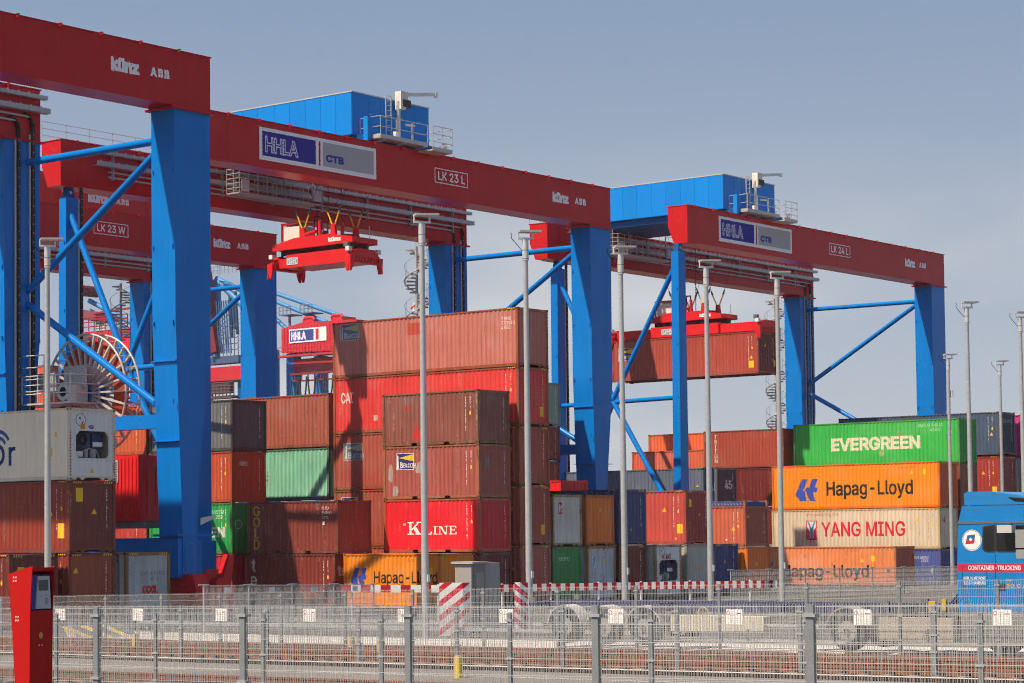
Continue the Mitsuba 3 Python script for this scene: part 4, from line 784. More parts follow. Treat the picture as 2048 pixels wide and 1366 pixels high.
# ---------------------------------------------------------------- ship-to-shore cranes far behind
RB = S(214, 40, 58, .8); LB = (.05, .24, .55)
k = thing('quay_crane', 'distant quay crane with a red machine house bearing a blue and white HHLA sign', 'crane', None)
g = G(); g.prism([(231, 30.6), (231, 34.2), (226.6, 34.9), (216, 34.6), (216, 30.2)], lambda y, z, d: (d, y, z), 240, 248); hs2 = part(k, 'machine_house', g, RB, 'paint', .2)
g = G()
for i in range(24): g.box(239.93, 240, 216.3+i*.61, 216.5+i*.61, 30.5, 34.3)
emit(sub(hs2, 'rib'), g, RB, 'paint', .2)
F2 = lambda l: (lambda a, b: (240-l, -a, b))
g = G(); g.box(239.85, 239.92, 221.8, 229.3, 31.9, 33.95); emit(sub(hs2, 'sign_board'), g, (.8, .8, .8), 'matte', 0)
g = G(); g.flat(sbox(-229.1, 32.1, -224.3, 33.75), F2(.17)); emit(sub(hs2, 'sign_field'), g, S(66, 80, 160), 'matte', 0)
g = G(); g.flat(outline(fit(txt('HHLA', 1), -228.8, -225.9, 32.4, 33.4), .12), F2(.19)); emit(sub(hs2, 'lettering'), g, (.78, .78, .78), 'matte', 0)
g = G(); g.flat(sbox(-223.9, 32.1, -223.3, 33.75), F2(.17)); emit(sub(hs2, 'sign_bar'), g, RB, 'matte', 0)
for y in (226.4, 220.8):
    g = G(); g.box(241, 244, y-1.1, y+1.1, 34.6, 35.4); g.path([(241.1, y-1.1, 35.2), (241.1, y-.8, 35.6), (241.1, y+.8, 35.6), (241.1, y+1.1, 35.2)], .25); emit(sub(hs2, 'roof_unit'), g, RB, 'paint', .2)
g = railing(G(), (239.2, 231, 30.2), (239.2, 216, 29.9), 1.1, 14, 1, .05); g.box(239, 240, 216, 231, 29.8, 30.1); part(k, 'walkway', g, S(200, 60, 75), 'paint', .2)
part(k, 'girder', G().box(241, 246, 214, 229.8, 27.7, 29.6), S(190, 50, 62), 'paint', .2)
g = G(); g.box(240.5, 241, 214, 229.8, 27.2, 27.5); g.box(240.5, 241, 214, 229.8, 26.2, 26.4)
for i in range(12): g.box(240.6, 240.75, 214.5+i*1.3, 214.65+i*1.3, 26.2, 27.4)
part(k, 'festoon_rail', g, S(150, 45, 55), 'paint', .2)
for i in range(9):
    y = 228.8 - i*1.75; g = G(); g.path([(240.4, y + 1.5*t - .75, 26.9 - 3.0*(1-(2*t-1)**4)) for t in np.linspace(0, 1, 17)], .13, 6); part(k, 'festoon_loop', g, (.05, .05, .055), 'matte', .2)
for a, b in (((244, 236, 40.2), (244, 216, 33.6)), ((242, 236, 39.4), (242, 216, 31.9)), ((244, 236, 36.3), (244, 231.6, 33.0))): part(k, 'tie_bar', G().tube(a, b, .32, 10), LB, 'paint', .1)
for y in (231.2, 226.9): part(k, 'floodlight_platform', railing(G().box(241, 243.5, y-1.2, y+1.2, 36.3, 36.45), (241, y-1.2, 36.4), (241, y+1.2, 36.4), 1.2, 3, 1, .06).tube((242, y, 33), (242, y, 36.3), .2), (.10, .16, .26), 'paint', .2)
for y, x in ((230.4, 241), (230.4, 247)): part(k, 'leg', G().box(x, x+1.5, y-1.0, y+.6, .2, 30.5), CB, 'paint', .1)
part(k, 'leg', G().box(238.2, 239.6, 231.0, 232.0, .2, 31), LB, 'paint', .1)
k = thing('quay_crane', 'distant quay crane with a red house and white sign, between the left gantry legs', 'crane', None)
part(k, 'machine_house', G().box(240, 247, 262, 277, 33.2, 36.5), S(232, 34, 48), 'paint', .2)
g = G(); g.flat(sbox(-271.8, 36.6, -269.5, 38.0), F2(.2)); part(k, 'sign_board', g, (.8, .8, .8), 'matte', 0)
g = G(); g.flat(at(txt('22BK', .6), -270.65, 37.15, True), F2(.24)); part(k, 'lettering', g, (.08, .08, .09), 'matte', 0)
for a, b in (((243, 277, 42), (243, 262, 35.6)), ((243, 277, 40.4), (243, 264, 34.6))): part(k, 'tie_bar', G().tube(a, b, .4, 10), LB, 'paint', .1)
g = railing(G(), (239.5, 277, 36.5), (239.5, 264, 36.5), 2.2, 10, 2, .09); g.bar((239.5, 272, 39.3), (239.5, 262, 39.6), .3, .3); g.bar((239.5, 272, 38.4), (239.5, 264, 38), .25, .25); part(k, 'railing', g, S(170, 40, 55), 'paint', .2)
part(k, 'winch_drum', G().tube((239, 276.2, 43.4), (244, 276.2, 43.4), .9, 18), S(120, 30, 45), 'paint', .2)
g = G(); g.bar((240, 277, 39.7), (240, 268, 38.2), .3, 1.6); part(k, 'walkway', g, (.25, .06, .08), 'paint', .3)
g = G(); g.bar((243, 262, 32.4), (243, 278, 32.4), 3, .5); part(k, 'girder', g, S(200, 40, 52), 'paint', .2)
for y in (264, 276): part(k, 'leg', G().box(242, 244, y, y+1.6, .2, 33.2), CB, 'paint', .2)
k = thing('quay_crane', 'distant quay crane with pale blue tubular frame and raised dark red boom', 'crane', None)
T_ = lambda n, a, b, r, c: part(k, n, G().tube(a, b, r, 12), c, 'paint', .15)
T_('frame_tube', (240, 244.6, 42.6), (240, 238.4, 37.8), .5, LB); T_('frame_tube', (240, 244.6, 42.8), (240, 237.5, 39.9), .4, LB); T_('frame_tube', (240, 244.7, 42.6), (240, 245.8, 31), .5, LB); T_('frame_tube', (240, 244.4, 42.6), (240, 244.7, 30), .6, LB)
for y, z in ((241.6, 33.5), (241.0, 34.8), (240.4, 34)): T_('boom_link', (240, y+.2, 40.5), (240, y-.3, z), .25, (.03, .08, .2))
g = G(); g.bar((238, 245.6, 46), (238, 242.7, 31.2), 1.5, 1.6, (0, 1, 0)); part(k, 'boom', g, S(140, 50, 64), 'paint', .2)
g = G(); g.bar((237, 245.3, 38), (237, 243.4, 31.4), .5, .5, (0, 1, 0)); part(k, 'boom_edge', g, S(220, 50, 60), 'paint', .2)
g = railing(G(), (238, 246, 30.6), (238, 238, 30.6), 4.5, 10, 4, .07); g.box(238, 240, 238, 246, 29.5, 30.6); part(k, 'platform', g, (.06, .10, .2), 'paint', .2)
part(k, 'girder', G().box(238, 242, 236, 247, 26.9, 29.0), S(214, 36, 48), 'paint', .2)
g = railing(G(), (238, 246, 24.6), (238, 239, 24.6), 2, 9, 3, .09); g.box(238, 239, 240, 243.6, 25, 26.6); g.box(237.5, 239, 239, 244, 24.2, 24.6); part(k, 'trolley', g, (.09, .05, .06), 'paint', .3)
g = railing(G(), (238, 244, 43.2), (238, 236, 43.0), 1.2, 10, 1, .06); g.tube((238, 242, 43), (238, 242, 46), .09); g.bar((238, 242, 46), (238, 240.6, 46.2), .2, .2); part(k, 'top_platform', g, (.3, .34, .4), 'paint', .2)
g = G()
for i in range(6):
    g.bar((238, 242.6-i*.5, 39), (238, 242.0-i*.5, 31), .16, .16); g.bar((238, 243-i*.5, 33+i), (238, 241-i*.4, 34+i), .12, .12)
part(k, 'stay_lattice', g, (.05, .12, .28), 'paint', .2)
for y in (238, 246): part(k, 'leg', G().box(239, 240.6, y, y+1.2, .2, 27), CB, 'paint', .2)
k = thing('lattice_mast', 'thin white and red lattice mast rising behind the tallest stack', 'mast')
g = G()
for i in range(7):
    w = 1.1 - i*.1; z = 36 + i*1.2
    g.bar((300, 256+w, z), (300, 256-w+.1, z+1.2), .14, .14); g.bar((300, 256-w, z), (300, 256+w-.1, z+1.2), .14, .14)
for s in (-1, 1): g.bar((300, 256+s*1.1, 0), (300, 256+s*.4, 44), .18, .18)
part(k, 'lattice', g, (.75, .74, .74), 'paint', .2)
g = G(); g.bar((300, 257, 43.4), (300, 255, 44.4), .3, .3); g.bar((300, 256.6, 42), (300, 254.6, 41.2), .25, .25); part(k, 'warning_band', g, S(215, 70, 60), 'paint', .2)
# ---------------------------------------------------------------- lamp posts
def lamp(x, y, lab, rot=0, sensor=False):
    k = thing('lamp_post', lab, 'lamp post', 'tall galvanised lamp posts')
    g = G(); zz = [0, .6, 5, 9, 13.2]; g.path([(x, y, z) for z in zz], [.135, .125, .115, .1, .088], 16); part(k, 'post', g, (.42, .435, .45), 'galv')
    g = G(); g.tube((x, y, 13.2), (x, y, 13.95), .115, 14); part(k, 'collar', g, (.55, .56, .57), 'galv')
    g = G()
    for z in (13.25, 13.55): g.tube((x, y, z), (x, y, z+.025), .121, 14)
    part(k, 'clamp_band', g, (.12, .12, .12), 'matte')
    c, s = math.cos(rot), math.sin(rot); D = lambda a, b, z: (x + a*c - b*s, y + a*s + b*c, z)
    g = G(); g.hexa([D(a, b, z) for z, w in ((13.95, .05), (14.02, .05)) for a, b in ((-.28, -w), (.3, -w), (.3, w), (-.28, w))]); g.tube(D(-.26, 0, 13.98), D(-.26, 0, 14.22), .03, 6); g.tube(D(.27, 0, 13.98), D(.27, 0, 14.2), .03, 6); part(k, 'bracket', g, (.6, .61, .62), 'galv')
    g = G(); g.hexa([D(a, b, z + a*.02) for z in (14.2, 14.27) for a, b in ((-.25, -.2), (.56, -.2), (.56, .2), (-.25, .2))]); part(k, 'luminaire', g, (.48, .48, .46), 'galv')
    g = G(); g.hexa([D(a, b, z + a*.02) for z in (14.185, 14.199) for a, b in ((.05, -.16), (.5, -.16), (.5, .16), (.05, .16))]); part(k, 'lens', g, (.58, .52, .46), 'matte')
    g = G(); g.path([D(-.05, .1, 13.5), D(-.2, .25, 13.75), D(-.45, .2, 14.0), D(-.5, .1, 14.2)], .014, 5); part(k, 'cable', g, (.03, .03, .03), 'matte')
    g = G(); g.box(x-.16, x+.16, y-.16, y+.16, 0, .04); part(k, 'base_plate', g, (.5, .5, .5), 'galv')
    if sensor: part(k, 'sensor', G().tube((x+.2, y-.1, 11.6), (x+.2, y-.1, 12.0), .1, 10), (.75, .75, .74), 'matte')
    else:
        g = G(); g.box(x-.05, x+.07, y-.16, y-.135, 1.9, 2.15); part(k, 'number_plate', g, (.7, .7, .7), 'matte')
rows = [(57.15, 48.45, 'lamp post in front of the orange container, near the picture centre'), (62.85, 48.45, 'lamp post in front of the right end of the tallest stack'), (68.72, 48.45, 'lamp post in front of the navy blue container, right of the big blue leg'), (74.6, 48.45, 'lamp post between the brick red container and the tarpaulin-covered one'), (80.0, 48.45, 'lamp post before the left end of the YANG MING container'), (97.05, 48.3, 'lamp post rising above the slate blue container at the right'), (103.5, 48.6, 'rightmost lamp post at the edge of the picture')]
for i, (x, y, l) in enumerate(rows): lamp(x, y, l, -.62)
lamp(52.7, 62.3, 'lamp post at far left in front of the reefer container', -.62)
lamp(125.5, 63.8, 'far lamp post behind the truck cab with a white sensor below its lamp', -.62, True)
lamp(132.9, 63.9, 'far lamp post in front of the red and slate blue stack', -.62)
# ---------------------------------------------------------------- ground
def st(name, g, mat): labels[name] = {'kind': 'structure'}; emit(name, g, (.5, .5, .5), mat)
st('ground', G().quad((-3000, -3000, -.03), (3000, -3000, -.03), (3000, 3000, -.03), (-3000, 3000, -.03)), 'ground')
zg = lambda y: max(0., (50-y)*.0075)
def strip(x0, x1, y0, y1, z, n=12):
    g = G(); ys = np.linspace(y0, y1, n+1)
    for a, b in zip(ys[:-1], ys[1:]): g.quad((x0, a, z+zg(a)), (x1, a, z+zg(a)), (x1, b, z+zg(b)), (x0, b, z+zg(b)))
    return g
st('apron', strip(51.9, 57.2, -40, 66, .0), 'apron')
st('track_bed', strip(43.6, 51.9, -60, 120, -.01), 'ballast')
st('service_road', strip(38.6, 43.6, -60, 120, .0), 'asphalt')
st('track_bed_near', strip(29.0, 38.6, -60, 120, -.01), 'ballast')
st('kerb', strip(43.25, 43.6, -60, 120, .10), 'apron')
st('road_line', strip(41.2, 41.32, -60, 120, .004), 'apron')
def rail(x, lab, g):
    k = thing('rail', lab, 'rail', g); q = G(); ys = np.linspace(-40, 110, 24)
    for a, b in zip(ys[:-1], ys[1:]):
        for (w, z0, z1) in ((.075, .0, .025), (.015, .025, .12), (.036, .12, .165)):
            q.hexa([(x+sx*w, y, zz+zg(y)) for zz in (z0, z1) for sx, y in ((-1, a), (1, a), (1, b), (-1, b))])
    part(k, 'rail_profile', q, (.22, .09, .045), 'matte', .6)
    q = G(); r = random.Random(int(x*10))
    for i in range(150):
        y = 68 - i*.62
        for s in (-1, 1): q.box(x+s*.13-.06, x+s*.13+.06, y-.07, y+.07, .0+zg(y), .07+zg(y))
    part(k, 'rail_clip', q, (.05, .035, .028), 'matte', .4, kind='stuff')
for x, l in ((50.4, 'rusty rail farthest from the camera, at the edge of the pale apron'), (48.97, 'second rusty rail from the pale apron'), (46.9, 'third rusty rail from the pale apron'), (45.46, 'rusty rail just behind the road kerb'), (37.2, 'rusty rail just in front of the road, behind the nearest fence'), (35.75, 'rusty rail nearest the camera')): rail(x, l, 'rails of the tracks behind the fences')
g = G(); r = random.Random(5)
for x0 in (44.9, 48.35, 35.2):
    for i in range(150):
        y = 68 - i*.62; g.box(x0, x0+2.6, y-.12, y+.12, -.1+zg(y), .015+zg(y))
single('sleepers', 'concrete sleepers under the rusty rails', 'sleepers', g, (.26, .2, .16), 'matte', .6, kind='stuff')
# ---------------------------------------------------------------- mesh fences
def panel(sp, h, dz, r, pitch, hz):
    g = G(); n = int(sp/pitch)
    zb = .06
    Z = lambda t, z: z + dz*t
    def bx(t0, t1, z0, z1, x0, x1):
        y0, y1 = -sp*t0, -sp*t1
        g.hexa([(x0, y0, Z(t0, z0)), (x1, y0, Z(t0, z0)), (x1, y1, Z(t1, z0)), (x0, y1, Z(t1, z0)), (x0, y0, Z(t0, z1)), (x1, y0, Z(t0, z1)), (x1, y1, Z(t1, z1)), (x0, y1, Z(t1, z1))])
    for i in range(n+1):
        t = (i+.5)/(n+1); bx(t-r/sp, t+r/sp, zb, h+.03, -r, r)
    z = h - .005; j = 0
    while z > zb:
        for s in (-1, 1): bx(0, 1, z-r*1.6, z+r*1.6, s*2.2*r - r, s*2.2*r + r)
        z -= hz; j += 1
    return g
def fence(lab, u, y0, sp, n, tops, base, h, signs=None, r=.0025, pitch=.05, hz=.2, post=.06, cap=True, grp=None, skip=(), shade=1.0):
    k = thing('mesh_fence', lab, 'fence', 'galvanised double-wire mesh fences')
    zt = lambda i: tops[0] + (tops[1]-tops[0])*i/n
    dz = (tops[1]-tops[0])/n; m = panel(sp, h, dz, r, pitch, hz)
    for i in range(n+1):
        y = y0 - i*sp; z1 = zt(i); zb = z1 - h
        g = G(); g.box(u-post*.35, u+post*.35, y-post/2, y+post/2, zb-.25, z1+.02); p = part(k, 'post', g, (.24*shade, .262*shade, .28*shade), 'galv')
        g = G()
        for z in (z1-.12, z1-h*.5, zb+.25): g.box(u-post*.6, u+post*.6, y-post*.9, y+post*.9, z-.02, z+.02)
        emit(sub(p, 'clamp'), g, (.38, .40, .41), 'galv')
        if i < n and i not in skip:
            q = G(); q.v = [v + np.array((u, y, zb)) for v in m.v]; q.f = m.f; q.n = m.n
            part(k, 'wire_mesh', q, (.52*shade, .53*shade, .53*shade), 'galv', kind='stuff')
        if signs and i < n:
            off, sz = signs; ys = y - off
            if y0 - n*sp <= ys:
                zs = zt(i) + dz*off/sp - .24 ; s = sz
                g = G(); g.box(u-.03, u-.022, ys-s, ys+s, zs-s*.78, zs+s*.78); sg = part(k, 'sign', g, (.78, .77, .76), 'matte', .1)
                g = G(); FS = lambda a, b: (u-.032, ys-a, zs+b)
                g.flat(Point(-s*.72, s*.42).buffer(s*.22).difference(Point(-s*.72, s*.42).buffer(s*.15)), FS); g.flat(sbox(s*.3, s*.3, s*.85, s*.42), FS); emit(sub(sg, 'pictogram'), g, S(190, 60, 75), 'matte', 0)
                g = G()
                for q_ in range(3): g.flat(sbox(-s*.35, s*(.5-.2*q_), s*.15, s*(.54-.2*q_)), FS)
                for q_ in range(3): g.flat(sbox(-s*.6, -s*(.2+.2*q_), s*.8, -s*(.17+.2*q_)), FS)
                emit(sub(sg, 'text_line'), g, (.32, .32, .34), 'matte', 0)
    return k
fence('nearest mesh fence with thick box posts, crossing the foreground', 25.0, 31.72, 3.4, 7, (2.29, 2.62), 0, 2.3, None, .0025, .05, .24, .11)
fence('second mesh fence behind the nearest one, with slim paired posts', 34.0, 43.2, 3.3, 10, (1.72, 2.16), 0, 1.7, None, .0025, .05, .24, .085)
fence('mesh fence beside the tracks carrying white warning signs', 44.05, 53.1, 3.36, 10, (1.47, 1.84), 0, 1.24, (1.62, .22), .0025, .05, .2, .10)
fence('mesh fence running in front of the truck and the pale apron', 51.6, 69.0, 2.75, 17, (1.32, 2.24), 0, 1.75, None, .0025, .05, .2, .08)
def fence_u(lab, v, x0, sp, n, zt0, zt1, h, signs=True):
    k = thing('mesh_fence', lab, 'fence', 'galvanised double-wire mesh fences')
    m = panel(sp, h, (zt1-zt0)/n, .0045, .06, .24); 
    for i in range(n+1):
        x = x0 + i*sp; z1 = zt0 + (zt1-zt0)*i/n
        part(k, 'post', G().box(x-.03, x+.03, v-.02, v+.02, z1-h-.2, z1+.06), (.42, .44, .45), 'galv')
        g = G(); g.bar((x-.25, v, z1+.04), (x+.25, v, z1+.04), .05, .03); part(k, 'arm', g, (.6, .6, .6), 'galv')
        if i < n:
            q = G(); q.v = [np.stack([x - a[:, 1], v + a[:, 0], a[:, 2] + z1 - h], -1) for a in m.v]; q.f = m.f; q.n = m.n
            part(k, 'wire_mesh', q, (.46, .47, .47), 'galv', kind='stuff')
            if signs: part(k, 'sign', G().box(x+sp*.45, x+sp*.45+.3, v-.03, v-.022, z1-.28, z1-.08), (.72, .72, .72), 'matte')
fence_u('far mesh fence with small signs in front of the brown container stacks', 58.0, 56.2, 2.28, 4, 1.74, 1.56, 1.7)
fence_u('far mesh fence with small signs in front of the sun-bleached orange container', 58.6, 92.0, 3.5, 7, 1.56, 1.3, 1.6)
# ---------------------------------------------------------------- barrier, panels, cabinet, markers
k = thing('striped_barrier', 'long red and white striped barrier board on white posts behind the fences', 'barrier')
def board(a, b, n, first):
    a, b = np.array(a, float), np.array(b, float)
    for i in range(n):
        g = G(); g.bar(a + (b-a)*i/n, a + (b-a)*(i+1)/n, .05, .29); part(k, 'red_stripe' if (i + first) % 2 == 0 else 'white_stripe', g, S(180, 24, 46, .7) if (i + first) % 2 == 0 else (.55, .57, .60), 'matte', .15)
board((67.4, 61.6, 1.32), (68.4, 56.6, 1.32), 11, 0); board((69.5, 55.1, 1.32), (74.2, 51.6, 1.32), 30, 0); board((74.2, 51.6, 1.32), (77.7, 47.3, 1.32), 34, 0)
for x, y in ((69.6, 55.0), (71.2, 53.8), (72.8, 52.6), (74.2, 51.5), (75.5, 50.0), (77.0, 48.1), (67.6, 61.2), (68.3, 57.2)): part(k, 'post', G().tube((x+.08, y+.08, 0), (x+.08, y+.08, 1.5), .05, 8), (.7, .7, .7), 'galv')
def chevron(cx, cy, w, z0, z1, lab, flip):
    k = thing('chevron_panel', lab, 'warning panel')
    e = np.array((Rv[0], Rv[1], 0)); e /= np.linalg.norm(e); nrm = np.array((-Fv[0], -Fv[1], 0)); nrm /= np.linalg.norm(nrm)
    c = np.array((cx, cy, 0)); W = lambda a, b, d=0: tuple(c + e*a + nrm*d + np.array((0, 0, b)))
    g = G(); g.prism(sbox(-w/2, z0, w/2, z1), W, -.06, 0); part(k, 'board', g, (.74, .74, .76), 'matte', .15)
    for i in range(-3, 9):
        b0 = z0 + i*.48*(1 if w > .6 else .8)
        q = Polygon([(-w/2, b0), (-w/2, b0+.22), (w/2, b0+.22+w*.78), (w/2, b0+w*.78)])
        if flip: q = affinity.scale(q, -1, 1, origin=(0, 0))
        q = q.intersection(sbox(-w/2, z0, w/2, z1))
        if q.is_empty: continue
        part(k, 'red_stripe', G().flat(q, lambda a, b: W(a, b, .004)), S(222, 40, 66), 'matte', .15)
    for a in (-w*.35, w*.35): part(k, 'post', G().tube(W(a, 0, -.1), W(a, z1, -.1), .03, 8), (.5, .5, .5), 'galv')
chevron(58.5, 48.3, 1.03, .05, 1.84, 'large red and white diagonal striped warning panel before the grey cabinet', False)
chevron(60.9, 47.3, .46, .05, 1.80, 'narrow red and white striped warning panel at the right of the grey cabinet', True)
k = thing('switch_cabinet', 'grey electrical cabinet with an overhanging lid behind the striped panels', 'cabinet')
part(k, 'body', G().box(61.75, 62.6, 50.2, 50.95, 0, 2.42), (.30, .29, .28), 'matte', .2)
part(k, 'lid', G().box(61.65, 62.62, 50.06, 51.05, 2.42, 2.5), (.36, .36, .35), 'matte', .2)
part(k, 'side_box', G().box(62.64, 63.5, 50.3, 50.95, 0, 2.44), (.38, .36, .35), 'matte', .2)
part(k, 'door', G().box(61.85, 62.5, 50.17, 50.2, .3, 2.35), (.24, .235, .23), 'matte', .2)
part(k, 'sticker', G().box(62.0, 62.4, 50.155, 50.169, 1.35, 2.1), (.34, .34, .3), 'matte', .6)
part(k, 'lock', G().box(61.9, 61.94, 50.14, 50.168, 1.3, 1.5), (.1, .1, .1), 'matte')
for (x, y, h, l) in ((48.2, 52.8, .45, 'at the left below the hatched block'), (49.9, 45.2, .42, 'with a grey band, left of the picture centre'), (47.7, 42.1, .42, 'beside a slim fence post near the picture centre'), (40.7, 33.5, .5, 'standing lowest in the picture, near its centre'), (52.9, 30.0, .45, 'right of the thick fence post at the right'), (53.3, 25.7, .5, 'at the far right below the truck cab')):
    k = thing('marker_post', 'short yellow marker post ' + l, 'marker post', 'yellow marker posts')
    z = zg(y); part(k, 'post', G().box(x-.09, x+.09, y-.07, y+.07, z, z+h), (.75, .50, .02), 'matte', .2)
    part(k, 'band', G().box(x-.1, x+.1, y-.08, y+.08, z+h*.42, z+h*.52) if 'band' in l else G().box(x-.07, x+.07, y-.05, y+.05, z+h, z+h+.02), (.4, .4, .38), 'matte')
k = thing('wheel_stop', 'low concrete block with yellow and black hatching at the left behind the fences', 'block')
q0 = sbox(51.4, 0, 54.6, .42)
part(k, 'block', G().prism([(59.6, 0), (60.5, .42), (61.0, .42), (61.0, 0)], lambda a, b, d: (d, a, b), 51.4, 54.6), (.14, .15, .17), 'matte', .3)
for i in range(4):
    x = 51.35 + i*.85; q = Polygon([(x, 0), (x+.36, 0), (x+.36+(.5 if i < 1 else -.5), .42), (x+(.5 if i < 1 else -.5), .42)]).intersection(q0)
    if not q.is_empty: part(k, 'yellow_stripe', G().flat(q, lambda a, b: (a, 59.594 + b*2.1429, b + .004)), (.78, .55, .04), 'matte', .3)
for i, (x, y0, y1, h) in enumerate(((58.5, 40, 64, .34), (63.5, 44, 66, .30))):
    k = thing('guard_rail', ('nearer' if i == 0 else 'farther') + ' low grey guard rail on the pale apron', 'guard rail', None)
    part(k, 'beam', G().box(x, x+.08, y0, y1, h-.12, h), (.46, .47, .48), 'galv'); 
    for j in range(10): part(k, 'post', G().box(x+.09, x+.16, y0+.5+j*(y1-y0-1)/9, y0+.62+j*(y1-y0-1)/9, 0, h-.02), (.4, .41, .42), 'galv')
# ---------------------------------------------------------------- truck
k = thing('truck', 'blue truck tractor with a red stripe and white lettering at the right edge', 'truck')
TB = (.012, .19, .52); gz = .27; X0 = 52.5
side = lambda y, z, d: (d, y, z)
cab = Polygon([(26.53, 1.35), (26.56, 2.4), (26.50, 3.62), (26.38, 4.06), (23.55, 4.06), (23.1, 3.5), (22.85, 2.6), (22.85, 1.35)])
part(k, 'cab', G().prism(cab, side, X0, X0+2.45), TB, 'gloss', .12)
g = G(); f = Polygon([(26.36, 4.08), (26.37, 4.38), (26.28, 4.43), (25.6, 4.42), (24.9, 4.32), (24.3, 4.15), (24.2, 4.08)]); g.prism(f, side, X0+.1, X0+2.35); part(k, 'roof_fairing', g, (.02, .20, .50), 'gloss', .12)
part(k, 'fairing_gap', G().prism(sbox(24.3, 4.062, 26.2, 4.08), side, X0+.06, X0+2.39), (.03, .03, .03), 'matte')
part(k, 'fairing_inlet', G().prism(Polygon([(24.95, 4.16), (25.15, 4.27), (24.6, 4.22), (24.3, 4.12)]), side, X0+.085, X0+.1), (.01, .01, .012), 'matte')
part(k, 'belt_trim', G().box(X0-.02, X0, 22.9, 26.5, 3.60, 3.66), (.12, .13, .14), 'matte')
SD = lambda l: (lambda a, b: (X0-l, -a, b))        # a grows to the right in the picture
part(k, 'stripe', G().flat(sbox(-26.55, 2.36, -22.9, 2.585), SD(.004)), S(200, 48, 84), 'matte', .05)
part(k, 'lettering', G().flat(fit(txt('CONTAINER-TRUCKING', 1), -26.24, -24.78, 2.415, 2.535), SD(.008)), WHITE, 'matte', .05)
for t, a, b, z0, z1, c in (('KARL H. MEYROSE', -26.37, -25.76, 2.17, 2.25, WHITE), ('21107 HAMBURG', -26.37, -25.76, 2.05, 2.13, WHITE), ('040/', -25.2, -25.02, 2.13, 2.19, S(240, 180, 30)), ('30 0 0', -25.2, -24.62, 1.97, 2.07, S(240, 180, 30))):
    part(k, 'lettering', G().flat(fit(txt(t, 1), a, b, z0, z1), SD(.006)), c, 'matte', .05)
cy, cz = -26.12, 3.18
part(k, 'emblem', G().flat(Point(cy, cz).buffer(.27), SD(.004)), (.78, .77, .74), 'matte', .05)
part(k, 'emblem_ring', G().flat(Point(cy, cz).buffer(.255).difference(Point(cy, cz).buffer(.243)), SD(.006)), S(40, 60, 110), 'matte', .05)
part(k, 'emblem_flag', G().flat(Polygon([(cy-.15, cz+.02), (cy-.12, cz+.13), (cy+.13, cz+.15), (cy+.09, cz+.03)]), SD(.008)), S(40, 110, 180), 'matte', .05)
part(k, 'emblem_flag', G().flat(Polygon([(cy-.19, cz-.1), (cy-.15, cz+.02), (cy+.09, cz+.03), (cy+.06, cz-.09)]), SD(.008)), S(190, 50, 80), 'matte', .05)
part(k, 'emblem_mark', G().flat(unary_union([Polygon([(cy-.03, cz-.03), (cy-.08, cz+.02), (cy-.03, cz+.07), (cy+.02, cz+.02)]), Polygon([(cy+.06, cz-.17), (cy+.10, cz+.16), (cy+.125, cz+.16), (cy+.08, cz-.17)])]), SD(.011)), (.75, .75, .75), 'matte', .05)
w = [Polygon([(-25.76, 2.92), (-25.8, 2.97), (-25.78, 3.5), (-25.5, 3.53), (-25.5, 2.9), (-25.7, 2.9)]), Polygon([(-25.44, 2.93), (-25.42, 3.53), (-23.4, 3.53), (-23.2, 2.72), (-24.6, 2.72), (-24.9, 2.9), (-25.38, 2.9)])]
for p in w:
    fr = part(k, 'window', G().prism(p.buffer(.035), lambda a, b, d: (X0-d, -a, b), .001, .008), (.03, .03, .032), 'matte')
    emit(sub(fr, 'pane'), G().flat(p, SD(.011)), (.012, .014, .016), 'glass')
part(k, 'door_seam', G().flat(unary_union([sbox(-25.485, 1.5, -25.475, 3.6), outline(sbox(-26.4, 2.0, -25.72, 2.5), .008)]), SD(.010)), (.01, .03, .08), 'matte')
g = G(); g.box(X0-.35, X0-.1, 24.85, 25.25, 3.36, 3.56); part(k, 'mirror', g, (.50, .50, .48), 'matte')
g = G(); g.box(X0-.42, X0-.12, 24.1, 24.72, 2.98, 3.44); g.box(X0-.4, X0-.12, 24.1, 24.72, 2.72, 2.94); part(k, 'mirror', g, (.28, .29, .29), 'matte')
g = G(); g.tube((X0-.2, 25.05, 3.5), (X0+.05, 25.0, 3.62), .02); g.tube((X0-.2, 24.5, 3.44), (X0+.05, 24.4, 3.58), .02); g.tube((X0-.2, 24.5, 2.72), (X0+.05, 24.4, 2.72), .02); part(k, 'mirror_arm', g, (.03, .03, .03), 'matte')
part(k, 'door_handle', G().box(X0-.03, X0, 25.22, 25.44, 1.92, 2.08), (.04, .045, .05), 'matte')
def wheel(k, x, y, r=.5, w=.34):
    g = G(); z = gz + r; g.tube((x, y, z), (x+w, y, z), r, 26); wk = part(k, 'wheel', g, (.025, .025, .026), 'matte', .3)
    g = G(); g.tube((x-.012, y, z), (x+.02, y, z), r*.56, 22); emit(sub(wk, 'rim'), g, (.42, .42, .42), 'galv')
    g = G(); g.tube((x-.06, y, z), (x, y, z), r*.2, 14); emit(sub(wk, 'hub'), g, (.2, .2, .2), 'galv')
def arch(k, x, y, r, c, w=.5, nm='fender'):
    p = Point(0, 0).buffer(r).difference(Point(0, 0).buffer(r-.035)).intersection(sbox(-2, .05, 2, 2)); part(k, nm, G().prism(p, lambda a, b, d: (x+d, y+a, gz+.5+b), 0, w), c, 'matte', .2)
for y in (25.35, 29.85):
    for x in (X0+.08, X0+2.03): wheel(k, x, y)
    arch(k, X0+.02, y, .66, (.32, .31, .29))
g = G(); g.box(X0+.7, X0+.95, 22.9, 31.2, gz+.72, gz+.95); g.box(X0+1.5, X0+1.75, 22.9, 31.2, gz+.72, gz+.95); part(k, 'frame', g, (.06, .06, .065), 'matte', .3)
